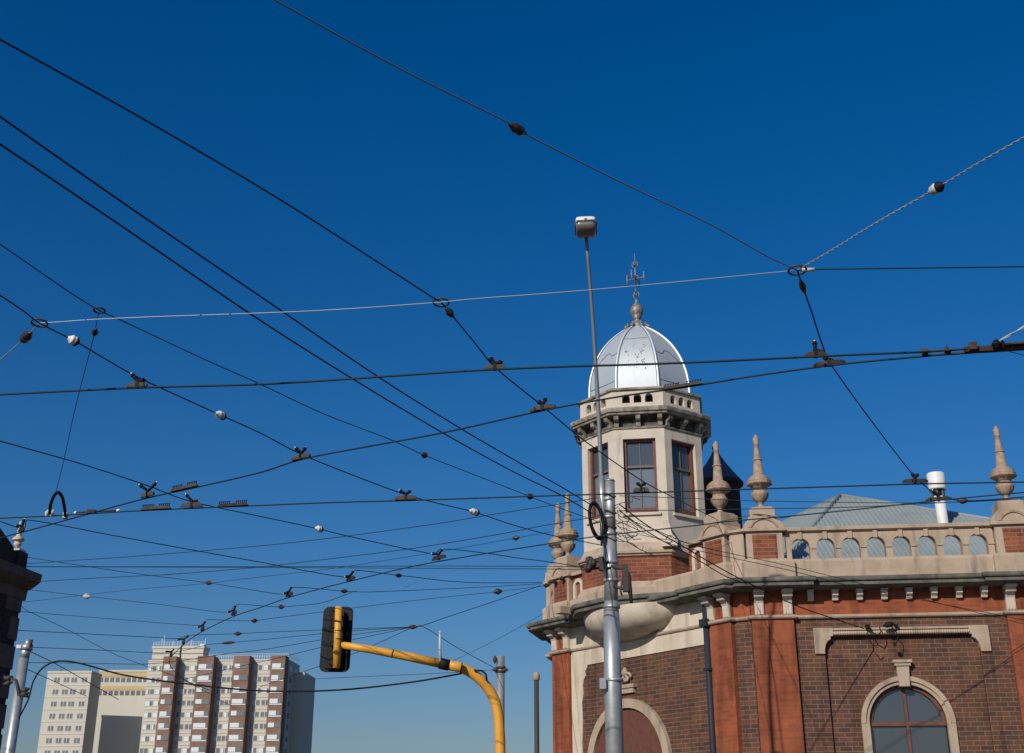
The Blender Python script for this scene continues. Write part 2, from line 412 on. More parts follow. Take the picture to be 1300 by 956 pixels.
def solid_parapet(p, q, name='parapet_wall'):
    p, q = Vector(p), Vector(q); d = (q-p).normalized(); n = Vector((d.y, -d.x)); L = (q-p).length
    M = Matrix(((d.x, -n.x, 0, p.x), (d.y, -n.y, 0, p.y), (0, 0, 1, EYE), (0, 0, 0, 1)))
    MB(M).box(.03, L-.03, -.04, .18, 5.46, 6.05).obj(name, 'stone', B)
    m = MB(M); m.sideprism([(-.06, 6.05), (-.11, 6.08), (-.11, 6.13), (.2, 6.15), (.2, 6.05)], 0.03, L-.03); m.obj('coping', 'stone', B)
solid_parapet(c_fc, c_rf)
solid_parapet(XL[1], XL[0])
solid_parapet(mir(pt(RT, 6.8, 0)), mir(pt(RT, 2.6, 0)))
solid_parapet(mir(pt(RT, END, 0)), mir(pt(RT, 7.6, 0)))

# parapet pedestals with red brick panels, segmental crests, and the stone urns standing on them
urn_prof = [(.11, 0), (.115, .03), (.06, .06), (.05, .10), (.07, .14), (.115, .18), (.152, .24), (.172, .31), (.172, .35), (.145, .37), (.142, .43),
            (.155, .47), (.21, .505), (.262, .535), (.268, .555), (.235, .575), (.25, .60), (.245, .63), (.215, .645), (.222, .665), (.20, .70), (.155, .73), (.12, .745),
            (.112, .76), (.085, 1.07), (.105, 1.085), (.105, 1.105), (.078, 1.12), (.052, 1.43), (.066, 1.445), (.066, 1.465), (.052, 1.48), (.07, 1.54), (.068, 1.58), (.03, 1.645), (.008, 1.675)]
URN = None
def pedestal(M, s, w=.88, front=True, mirror=False, big=True):
    global URN
    a, b = s-w/2, s+w/2
    m = MB(M)
    m.box(a+.06, b-.06, -.13, .42, 5.03, 6.06)
    m.prism([(a-.02, 5.03), (b+.02, 5.03), (b-.04, 5.40), (a+.04, 5.40)], -.17, .44)
    p = m.obj('pedestal', 'stone', B, bevel=.008)
    MB(M).box(s-.25, s+.25, -.142, 0, 5.36, 5.99).obj('brick_panel', 'redface', p)
    m = MB(M)                                       # moulded cap and swept shoulders
    m.box(a-.02, b+.02, -.20, .48, 6.05, 6.12)
    m.prism([(a, 6.12), (b, 6.12), (b-.03, 6.20), (b-.11, 6.29), (s+.29, 6.375), (s-.29, 6.375), (a+.11, 6.29), (a+.03, 6.20)], -.16, .44)
    m.box(s-.265, s+.265, -.13, .40, 6.375, 6.56); m.box(s-.22, s+.22, -.09, .36, 6.56, 6.60)
    m.obj('cap', 'stone', p, bevel=.012)
    MB(M).prism(arc(s, 6.02, .33, 22, 158, 12)+arc(s, 6.02, .285, 158, 22, 12), -.185, -.10).obj('crest_moulding', 'urn', p)
    q = M @ Vector((s, .13, 6.60))
    if URN is None:
        m = MB(Matrix.Translation(q)); m.lathe(urn_prof[:11], 28, flute=(14, .13, .355, .10)); m.lathe(urn_prof[10:25], 28, flute=(16, .50, .68, .075)); m.lathe(urn_prof[24:], 16)
        URN = m.obj('urn', 'urn', p); URN['q'] = 0; URN_POS.append(q)
    else:
        u = URN.copy(); COL.objects.link(u); u.parent = p; u.location = q-URN_POS[0]
        ORI[u.name] = ORI[URN.name]
    return p
URN_POS = []
def mframe(p, d):                                   # frame at a plan point facing outward to the right of d
    d = Vector(d).normalized(); n = Vector((d.y, -d.x))
    return Matrix(((d.x, -n.x, 0, p[0]), (d.y, -n.y, 0, p[1]), (0, 0, 1, EYE), (0, 0, 0, 1)))
pedestal(RT, 2.13); pedestal(RT, 7.22, .92); pedestal(CH, SC-.33, .78); pedestal(CH, 2*MID-SC+.42, .78)
lm = mir(pt(RT, 2.13, 0)); ldir = Vector(XL[1])-mir(pt(RT, END, 0))
pedestal(mframe(lm, ldir), 0)
pedestal(mframe(mir(pt(RT, 7.22, 0)), ldir), 0, .92)

# hood mould, rope band and arched window of the right front
m = MB(RT)
for sgn, x0 in ((1, 2.98), (-1, 6.44)):
    m.prism([(x0, 3.52), (x0, 4.04), (x0+sgn*.385, 4.04), (x0+sgn*.385, 3.87), (x0+sgn*.335, 3.87), (x0+sgn*.335, 3.81), (x0+sgn*.27, 3.77), (x0+sgn*.225, 3.70), (x0+sgn*.20, 3.60), (x0+sgn*.20, 3.52)], -.05, .10)
m.box(3.365, 6.055, -.05, .05, 3.985, 4.03)
hd = m.obj('hood_mould', 'stone', B, bevel=.006)
m = MB(RT)
n = 58
m.tube([(3.366+(6.054-3.366)*i/(n*4), -.03, 3.925) for i in range(n*4+1)], [.05*(1-.22*abs(math.sin(math.pi*i/4))) for i in range(n*4+1)], 10)
m.obj('rope_moulding', 'stone', hd)
m = MB(RT)
m.prism(arc(WX, WZ, WR+.11, 0, 180, 28)+arc(WX, WZ, WR+.02, 180, 0, 28), .02, .12)
m.prism(arc(WX, WZ, WR+.02, 0, 180, 28)+arc(WX, WZ, WR-.05, 180, 0, 28), .06, .14)
for x in (WX-WR-.11, WX+WR-.05): m.box(x, x+.16, .03, .14, -.2, WZ)
win = m.obj('arched_window', 'stone', B)
m = MB(RT); m.prism([(WX-.10, WZ+WR-.10), (WX+.10, WZ+WR-.10), (WX+.125, WZ+WR+.30), (WX-.125, WZ+WR+.30)], -.03, .12)
m.box(WX-.16, WX+.16, -.055, .12, WZ+WR+.30, WZ+WR+.36); m.box(WX-.19, WX+.19, -.08, .12, WZ+WR+.36, WZ+WR+.42)
m.obj('keystone', 'stone', win, bevel=.006)
MB(RT).prism(arc(WX, WZ, WR-.05, 0, 180, 20)+[(WX-WR+.05, -.2), (WX+WR-.05, -.2)], .22, .24).obj('glass', 'glass', win)
m = MB(RT); m.prism(arc(WX, WZ, WR-.055, 0, 180, 20)+arc(WX, WZ, WR-.12, 180, 0, 20), .16, .22); m.box(WX-WR+.05, WX+WR-.05, .165, .22, WZ-.04, WZ+.04); m.box(WX-.03, WX+.03, .17, .218, -.2, WZ+WR-.1)
m.obj('window_frame', 'wood', win)

# downpipe beside the second pier
dp = SC-.70
m = MB(CH); m.tube([(dp, -.13, 4.79), (dp, -.13, -EYE)], .068, 12); m.box(dp-.10, dp+.10, -.24, -.02, 4.2, 4.36)

for z in (3.3, 1.6): m.box(dp-.085, dp+.085, -.21, -.0, z, z+.05)
m.obj('downpipe', 'downp', B)

# ---------------------------------------------------------------- turret
CX, CY = 3.24, 29.62; ANG = -9.0
def octa(ap):
    r = ap/math.cos(R(22.5))
    return [(CX+r*math.cos(R(ANG-90+22.5+45*k-45)), CY+r*math.sin(R(ANG-90+22.5+45*k-45))) for k in range(8)]
def face_frame(k, ap):                         # k = 0 front, -1 left, 1 right
    a = R(ANG+45*k); d = Vector((math.cos(a), math.sin(a))); n = Vector((d.y, -d.x)); o = Vector((CX, CY))+n*ap
    return Matrix(((d.x, -n.x, 0, o.x), (d.y, -n.y, 0, o.y), (0, 0, 1, EYE), (0, 0, 0, 1)))
AP = 1.45
# bowed ledge carrying the turret, and the half bowl that corbels it off the wall
led = [(1.34, 30.4), (1.40, 29.10), (1.46, 28.98), (2.015, 28.16), (2.14, 28.03), (2.38, 27.91), (2.90, 27.66), (3.36, 27.50), (3.685, 27.32), (3.98, 27.6), (4.2, 29.6), (3.0, 31.0)]
lp = MB().loft(led, [(-.30, 4.86), (-.10, 4.885), (-.07, 4.90), (-.06, 4.98), (-.01, 4.995), (.0, 5.015), (.005, 5.08), (-.01, 5.092), (-.30, 5.12)]).obj('turret_ledge', 'grim', B)
MB(CH).box(-23.72, -23.48, -.98, -.6, 4.97, 5.14).obj('ledge_block', 'stone', lp, bevel=.01)
bs, ba, bb = -22.0, 1.50, .90                     # half an oval bowl set against the chamfer
prof_b = [(1.0, 4.88), (.99, 4.74), (.945, 4.62), (.85, 4.50), (.72, 4.405), (.56, 4.335), (.38, 4.285), (.20, 4.255), (.03, 4.245)]
m = MB(CH); vs = []; fs = []; nb = 40
for g, h in prof_b:
    for i in range(nb+1):
        t = math.pi*i/nb; vs.append((bs+ba*g*math.cos(t), -bb*g*math.sin(t)+.02, h))
for k in range(len(prof_b)-1):
    for i in range(nb): fs.append((k*(nb+1)+i, (k+1)*(nb+1)+i, (k+1)*(nb+1)+i+1, k*(nb+1)+i+1))
m.add(vs, fs, True); m.obj('corbel_bowl', 'render', B)
# brick drum and sloping base
MB().loft(octa(1.62), [(0, 5.02), (0, 5.30), (-.10, 5.46)]).obj('drum_plinth', 'stone', B, bevel=.012)
MB().loft(octa(1.50), [(0, 5.40), (0, 6.03)]).obj('drum', 'redface', B)
MB().loft(octa(1.50), [(.0, 6.02), (.05, 6.04), (.06, 6.075), (.10, 6.09), (.105, 6.14), (.06, 6.16), (-.02, 6.27), (-.05, 6.36)]).obj('base_moulding', 'stone', B)
# shaft, face by face, each with its window opening
fw = 2*AP*math.tan(R(22.5))
WW, WB, WT = .385, 7.06, 8.85
for k in range(8):
    M = face_frame(k, AP); h2 = fw/2
    m = MB(M)
    m.prism([(-h2, 6.30), (h2, 6.30), (h2, 9.14), (-h2, 9.14), (-h2, WB), (-WW, WB), (-WW, WT), (WW, WT), (WW, WB), (-h2, WB)] if False else [(-h2, 6.30), (h2, 6.30), (h2, WB), (-h2, WB)], 0, .2)
    m.prism([(-h2, WT), (h2, WT), (h2, 9.14), (-h2, 9.14)], 0, .2)
    m.box(-h2, -WW, 0, .2, WB, WT); m.box(WW, h2, 0, .2, WB, WT)
    m.obj('turret_wall', 'tstone', B)
    if k in (-1, 7, 0, 1):
        m = MB(M)
        for x0, x1 in ((-WW, -WW+.07), (WW-.07, WW)): m.box(x0, x1, .085, .19, WB, WT)
        m.box(-WW+.07, WW-.07, .085, .19, WT-.055, WT); m.box(-WW+.07, WW-.07, .075, .19, WB, WB+.13)
        wf = m.obj('turret_window', 'wood', B)
        m = MB(M); m.box(-WW+.07, WW-.07, .11, .165, 8.165, 8.215); m.box(-.009, .009, .135, .167, WB+.13, 8.165); m.box(-.009, .009, .13, .157, 8.215, WT-.055)
        m.obj('sash_bars', 'sash', wf)
        m = MB(M); m.box(-WW+.07, WW-.07, .158, .168, 8.19, WT-.055); m.obj('pane', 'glass', wf)
        m = MB(M); m.box(-WW+.07, WW-.07, .168, .178, WB+.13, 8.19); m.obj('pane', 'glass2', wf)
        m = MB(M); m.box(-WW-.06, WW+.06, -.055, .1, WB-.075, WB-.01); m.obj('window_sill', 'tstone', wf, bevel=.008)
    else:
        m = MB(M); m.box(-WW, WW, .05, .15, WB, WT); m.obj('blind_panel', 'tstone', B)
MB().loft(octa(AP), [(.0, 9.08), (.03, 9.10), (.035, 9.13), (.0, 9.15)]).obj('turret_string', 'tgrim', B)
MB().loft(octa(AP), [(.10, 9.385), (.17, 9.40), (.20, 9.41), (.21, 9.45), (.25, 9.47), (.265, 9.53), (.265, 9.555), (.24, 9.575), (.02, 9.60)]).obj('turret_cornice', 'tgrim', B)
MB().loft(octa(AP), [(-.05, 9.14), (-.05, 9.36), (.03, 9.37), (.16, 9.39), (.16, 9.398)]).obj('turret_frieze', 'sootshade', B)  # coloured dark for sooty stains and for the shade under the cornice
br0 = None
for k in range(8):
    M = face_frame(k, AP)
    for x in ((-.50, 0, .50) if k != 0 else (-.52, 0, .52)):
        m = MB(M); m.sideprism([(.03, 9.15), (-.04, 9.15), (-.06, 9.24), (-.12, 9.27), (-.16, 9.30), (-.17, 9.39), (.03, 9.39)], x-.055, x+.055)
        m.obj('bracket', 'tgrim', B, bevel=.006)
# pierced parapet of the turret
h2 = (AP+.02)*math.tan(R(22.5))
for k in range(8):
    M = face_frame(k, AP+.02); m = MB(M)
    z0, z1, sill, spring, w = 9.585, 10.05, 9.745, 9.875, .185
    xs = [-.275-w/2, -w/2, .275-w/2]
    m.box(-h2, h2, 0, .14, z0, sill); m.box(-h2, xs[0], 0, .14, sill, z1); m.box(xs[2]+w, h2, 0, .14, sill, z1)
    for i, x in enumerate(xs):
        m.prism([(x, z1), (x+w, z1)]+arc(x+w/2, spring, w/2, 0, 180, 10), 0, .14)
        if i < 2: m.box(x+w, xs[i+1], 0, .14, sill, z1)
    m.obj('pierced_parapet', 'tstone', B)
    m = MB(M); m.box(-h2*.8, h2*.8, .30, .34, sill-.05, z1-.02); m.obj('added_shade_backing', 'sootshade', B)  # added dark backing, so the holes look deep in shade
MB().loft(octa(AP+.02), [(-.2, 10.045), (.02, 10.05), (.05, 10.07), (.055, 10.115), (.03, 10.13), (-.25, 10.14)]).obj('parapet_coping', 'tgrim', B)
# dome: eight curved sheets, standing rolls on the hips, lead seams
dprof = [(1.34, 10.10), (1.335, 10.40), (1.32, 10.60), (1.285, 10.82), (1.215, 11.05), (1.145, 11.24), (1.05, 11.43), (.92, 11.635), (.785, 11.80), (.67, 11.92), (.50, 12.07), (.34, 12.19), (.20, 12.265)]
def drad(h):
    for (r0, h0), (r1, h1) in zip(dprof, dprof[1:]):
        if h0 <= h <= h1: return r0+(r1-r0)*(h-h0)/(h1-h0)
    return dprof[-1][0]
def smooth_prof():
    out = []
    for i in range(49):
        h = 10.10+(12.265-10.10)*i/48
        r = sum(drad(min(max(h+d, 10.10), 12.265)) for d in (-.06, -.03, 0, .03, .06))/5
        out.append((r, h))
    return out
dsm = smooth_prof()
def dang(k): return R(ANG-90-22.5+45*k)
for k in range(8):
    a0, a1 = dang(k), dang(k+1); vs = []; fs = []
    for r, h in dsm:
        vs += [(CX+r*math.cos(a0), CY+r*math.sin(a0), h), (CX+r*math.cos(a1), CY+r*math.sin(a1), h)]
    for i in range(len(dsm)-1): fs.append((2*i, 2*i+1, 2*i+3, 2*i+2))
    MB().add(vs, fs, True).obj('dome_sheet', 'dome', B)
for k in range(8):
    a = dang(k)
    MB().tube([(CX+(r+.004)*math.cos(a), CY+(r+.004)*math.sin(a), h) for r, h in dsm], .030, 8).obj('dome_roll', 'domerib', B)
    s_ = .028
    m = MB()
    for sg in ((1,) if k else (1,)):
        t = Vector((-math.sin(a), math.cos(a), 0))
        m.tube([Vector((CX+(r-.004)*math.cos(a), CY+(r-.004)*math.sin(a), h))+t*s_*(1 if k in (0, 7, 6) else -1 if k == 1 else 1) for r, h in dsm], .012, 6)
    m.obj('dome_seam', 'seam', B)
def dpoint(k, u, h, out=.0):                   # u 0..1 across sheet k
    r = drad(h); p = Vector((math.cos(dang(k)), math.sin(dang(k)), 0))*r*(1-u)+Vector((math.cos(dang(k+1)), math.sin(dang(k+1)), 0))*r*u
    n = p.normalized()
    return Vector((CX, CY, h))+p+n*(.004+out)
def seam(k, path, rad=.010): MB().tube([dpoint(k, u, h) for u, h in path], rad, 5).obj('dome_seam', 'seam', B)
for k in range(8):
    if k == 0: seam(k, [(.08, 11.66), (.3, 11.655), (.6, 11.665), (.9, 11.67)], .006)
    else:
        seam(k, [(.05, 10.42), (.5, 10.415), (.95, 10.42)], .007)
        pathL = [(.05, 11.0), (.18, 11.08), (.30, 11.20), (.42, 11.29), (.55, 11.32), (.64, 11.28), (.70, 11.20), (.78, 11.19), (.95, 11.22)]
        if k == 1: pathL = [(1-u, h) for u, h in pathL]
        seam(k, pathL, .009)
rnd = random.Random(3)
m = MB()
for cxu, chh, nn in ((.74, 11.45, 8), (.22, 11.22, 9), (.62, 11.18, 9), (.48, 11.1, 9), (.55, 11.0, 8), (.68, 10.92, 16), (.72, 10.75, 8), (.50, 10.80, 5), (.32, 10.85, 5), (.64, 11.27, 6)):
    for i in range(nn):
        u, h = cxu+rnd.gauss(0, .035), chh+rnd.gauss(0, .05); q = rnd.uniform(.004, .013)*2/1.4
        dirv = dpoint(0, u+.01, h)-dpoint(0, u, h); dirv.normalize()
        c = dpoint(0, u, h, .0015); up = (dpoint(0, u, h+.02)-dpoint(0, u, h)).normalized()
        m.add([c-dirv*q*rnd.uniform(.4, 1.2), c-up*q*rnd.uniform(.5, 1.8), c+dirv*q*rnd.uniform(.4, 1.3), c+up*q*rnd.uniform(.5, 2)], [(0, 1, 2, 3)])
m.obj('worn_spots', 'spot', B)
# crown cap, ball, iron vane
fin = MB(Matrix.Translation((CX, CY, EYE))).lathe([(.30, 12.17), (.26, 12.22), (.19, 12.27), (.165, 12.30), (.175, 12.33), (.12, 12.40), (.085, 12.46), (.08, 12.53), (.12, 12.565), (.10, 12.58), (.15, 12.64), (.172, 12.73), (.165, 12.81), (.12, 12.90), (.06, 12.96), (.035, 13.03), (.024, 13.1)], 20).obj('dome_finial', 'rust', B)
for k in range(8):
    a = dang(k); m = MB(Matrix.Translation((CX, CY, EYE)))
    m.tube([(q*math.cos(a), q*math.sin(a), z) for q, z in ((.34, 12.20), (.31, 12.27), (.25, 12.31), (.26, 12.36), (.21, 12.37))], [.03, .045, .04, .035, .012], 6); m.obj('leaf', 'rust', fin)
m = MB(Matrix.Translation((CX, CY, EYE)) @ Matrix.Rotation(R(-30), 4, 'Z'))
m.tube([(0, 0, 13.05), (0, 0, 13.8), (0, 0, 14.42)], [.024, .018, .007], 8)
for z in (13.22, 14.10):
    m.lathe([(.015, z-.05), (.035, z-.02), (.035, z+.02), (.015, z+.05)], 8)
    for k in range(4):
        a = k*math.pi/2
        m.tube([(q*math.cos(a), q*math.sin(a), z+d) for q, d in ((.015, -.10), (.06, -.07), (.085, 0), (.06, .06), (.02, .05))], .010, 5)
for k in range(4):
    a = k*math.pi/2; x, y = math.cos(a), math.sin(a); rr = .24
    m.tube([(0, 0, 13.68), (x*rr, y*rr, 13.68)], .013, 6)
    m.tube([(x*rr, y*rr, 13.55), (x*rr, y*rr, 13.84)], .016, 6)
    m.tube([(x*.10, y*.10, 13.68), (x*.07, y*.07, 13.75), (x*.0, y*.0, 13.78)], .010, 5)
m.obj('vane', 'iron', fin)
# scroll buttresses and pierced scrolls where the turret meets the parapet
def scroll(M, s, z, sg, y0=-.05, y1=.12):
    poly = [(s, z), (s+sg*.34, z), (s+sg*.36, z+.12), (s+sg*.27, z+.20), (s+sg*.22, z+.34), (s+sg*.20, z+.50), (s+sg*.13, z+.60), (s+sg*.02, z+.60), (s, z+.5)]
    m = MB(M); m.prism(poly, y0, y1)
    m.tube([(s+sg*(.17+.13*math.cos(a)*(1-a/10)), y0-.01, z+.15+.12*math.sin(a)*(1-a/10)) for a in [i*.4 for i in range(18)]], .02, 6)
    m.obj('scroll', 'tstone', B, bevel=.006)
M1 = face_frame(0, AP+.03)
scroll(M1, fw/2-.16, 6.20, 1, -.22, .10)
for c0, sg in ((SC-.92, 1), (2*MID-SC+1.02, -1)):
    m = MB(CH); ring = arc(c0, 5.78, .18, 0, 180, 10)+[(c0-.18, 5.47), (c0-.10, 5.47), (c0-.10, 5.78)]+arc(c0, 5.78, .10, 180, 0, 10)+[(c0+.10, 5.47), (c0+.18, 5.47)]
    m.prism(ring, -.06, .10); m.obj('niche', 'tstone', B)
for a, b in ((SC-1.25, SC-.7), (2*MID-SC+.7, 2*MID-SC+1.2)):
    MB(CH).box(a, b, 0, .2, 5.46, 6.05).obj('parapet_wall', 'redface', B)
    MB(CH).box(a, b, -.09, .24, 6.05, 6.13).obj('coping', 'stone', B)

# roof behind the parapet, flue, and the dark ventilation turret
AX, AY, AH = 8.42, 31.0, 8.2
ev = [(5.53, 26.8), (17.5, 26.5), (17.5, 36), (2.1, 31.2)]
m = MB()
m.add([(AX, AY, AH)]+[(x, y, 5.3) for x, y in ev], [(0, 1, 2), (0, 2, 3), (0, 3, 4), (0, 4, 1)])
A = Vector((AX, AY, AH))
def ribs(p, q, step):
    p, q = Vector((*p, 5.3)), Vector((*q, 5.3)); d = (q-p); L = d.length; d.normalize()
    foot = (A-p).dot(d); perp = (A-p)-d*foot; n = d.cross(perp).normalized()
    if n.z < 0: n = -n
    t = step/2
    while t < L:
        f = t/foot if t < foot else (L-t)/(L-foot)
        a = p+d*t; b = a+perp*f*.985
        w = step*.28; hh = .035
        m.add([a-d*w+n*.003, a+n*hh, a+d*w+n*.003, b-d*w+n*.003, b+n*hh, b+d*w+n*.003], [(0, 1, 4, 3), (1, 2, 5, 4)])
        t += step
ribs(ev[0], ev[1], .115); ribs(ev[3], ev[0], .115)
rf = m.obj('roof', 'corr', B)
m = MB()
for p in ev: m.tube([A+Vector((0, 0, .01)), Vector((*p, 5.31))], .045, 8)
m.obj('ridge_capping', 'corr', rf)
m = MB()
fx, fy = 10.24, 29.0
m.tube([(fx+.03, fy, 6.2), (fx, fy, 7.66)], .125, 20); fl = m.obj('flue', 'white', B)
m = MB(); m.lathe([(.17, 7.84), (.20, 7.80), (.205, 7.84), (.21, 8.20), (.19, 8.225), (.02, 8.23)], 24, (fx-.02, fy, 0)); m.obj('cowl', 'white', fl)
m = MB()
for k in range(6):
    a = k*math.pi/3; m.box(fx-.02+.14*math.cos(a)-.02, fx-.02+.14*math.cos(a)+.02, fy+.14*math.sin(a)-.02, fy+.14*math.sin(a)+.02, 7.64, 7.85)
m.lathe([(.09, 7.6), (.09, 7.85)], 12, (fx-.02, fy, 0)); m.obj('vent_bars', 'seam', fl)
vt = MB(Matrix.Translation((5.62, 33, EYE))).lathe([(.62, 5.2), (.60, 8.98)], 20, smooth=False).obj('ventilator_turret', 'dark', B)
MB(Matrix.Translation((5.62, 33, EYE))).lathe([(.60, 8.95), (.70, 8.99), (.72, 9.05), (.69, 9.09)], 20, smooth=False).obj('eaves_band', 'dark', vt)
MB(Matrix.Translation((5.62, 33, EYE))).lathe([(.69, 9.09), (.46, 9.38), (.26, 9.66), (.09, 9.93)], 20, smooth=False).obj('slate_cone', 'slate', vt)
MB(Matrix.Translation((5.62, 33, EYE))).lathe([(.10, 9.90), (.11, 9.94), (.06, 9.99), (.085, 10.08), (.085, 10.12), (.03, 10.16)], 12).obj('cone_cap', 'slate', vt)
# insulators and the cable bracket bolted to the fronts
def bracket_part():
    m = MB(RT); m.box(4.02, 4.10, -.20, .03, 4.0, 4.07); m.box(4.60, 4.66, -.16, .03, 4.02, 4.08)
    m.tube([(4.06, -.2, 4.05), (4.10, -.25, 3.92), (4.22, -.26, 3.84), (4.30, -.22, 3.92), (4.28, -.18, 4.02)], .012, 7)
    m.tube([(4.06, -.2, 4.03), (4.0, -.24, 3.80), (4.12, -.26, 3.62), (4.2, -.23, 3.66)], .010, 7)
    m.tube([(4.4, -.2, 4.06), (4.52, -.24, 4.0), (4.63, -.2, 3.86), (4.60, -.2, 3.70), (4.54, -.2, 3.68)], .010, 7)
    m.blob(RT.inverted().to_3x3() @ Vector((0, 0, 0))+Vector((4.46, -.22, 4.05)), (1, 0, .2), .22, .06)
    m.box(4.52, 4.58, -.22, -.15, 3.64, 3.70)
    return m.obj('cable_bracket', 'black', B)
bracket_part()
for x, z in ((2*MID-SC-.02, 5.93), (2*MID-SC+.30, 5.98), (2*MID-SC+.62, 6.0)): MB(CH).blob((x, -.24, z), (0, 1, 0), .16, .06, 2).obj('wall_insulator', 'brownporc', B)

# ================================================================== left-hand corner building (its shaded side)
LB = empty('shaded_building', (-11.2, 28.0, 0), 'dark shaded brick building with stone quoins and a pale urn on its corner', 'building')
la = 101.0                                       # its street side runs away from us, facing right into shade
def lframe(px_, py_, ang): 
    a = R(ang); d = Vector((math.cos(a), math.sin(a))); n = Vector((d.y, -d.x))
    return Matrix(((d.x, -n.x, 0, px_), (d.y, -n.y, 0, py_), (0, 0, 1, EYE), (0, 0, 0, 1)))
LS = lframe(-11.02, 28.0, 81.0)                  # x = 0 at the far corner, negative towards us
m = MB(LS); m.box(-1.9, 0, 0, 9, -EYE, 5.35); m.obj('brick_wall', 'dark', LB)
m = MB(LS)
for i in range(12):
    z = 4.72-i*.62; w = .34 if i % 2 else .62
    m.box(-w, .02, -.035, .35, z, z+.50)
m.obj('quoins', 'quoin', LB, bevel=.01)
m = MB(LS)
m.sideprism([(0, 5.0), (-.06, 5.0), (-.08, 5.22), (-.2, 5.28), (-.36, 5.40), (-.38, 5.58), (-.1, 5.64), (.3, 5.64), (.3, 5.0)], -2.2, .10)
m.sideprism([(.1, 5.3), (.1, 5.58), (.35, 5.64), (.35, 5.3)], .1, .30)
m.obj('cornice', 'quoin', LB)
m = MB(LS); m.box(-1.9, -.02, .02, .4, 5.62, 5.98); m.box(-.40, .0, -.02, .5, 5.62, 6.05); m.obj('parapet', 'dark', LB)
m = MB(LS); m.prism([(-1.9, 6.75), (-1.9, 5.95), (-.35, 5.95), (-.45, 6.12)], .1, .5); m.obj('sloping_gable', 'dark', LB)
m = MB(LS); m.box(-.33, -.03, .02, .32, 6.05, 6.11); m.obj('urn_base', 'render', LB)
uq = LS @ Vector((-.18, .17, 6.11))
u = MB(Matrix.Translation(uq)); u.lathe([(r*.52, z*.40) for r, z in urn_prof], 20); u.obj('urn', 'render', LB)
for z0 in (3.6, .2):
    m = MB(LS); m.box(-1.7, -.9, -.02, .05, z0, z0+1.3)
    m.obj('window', 'aglass', LB)

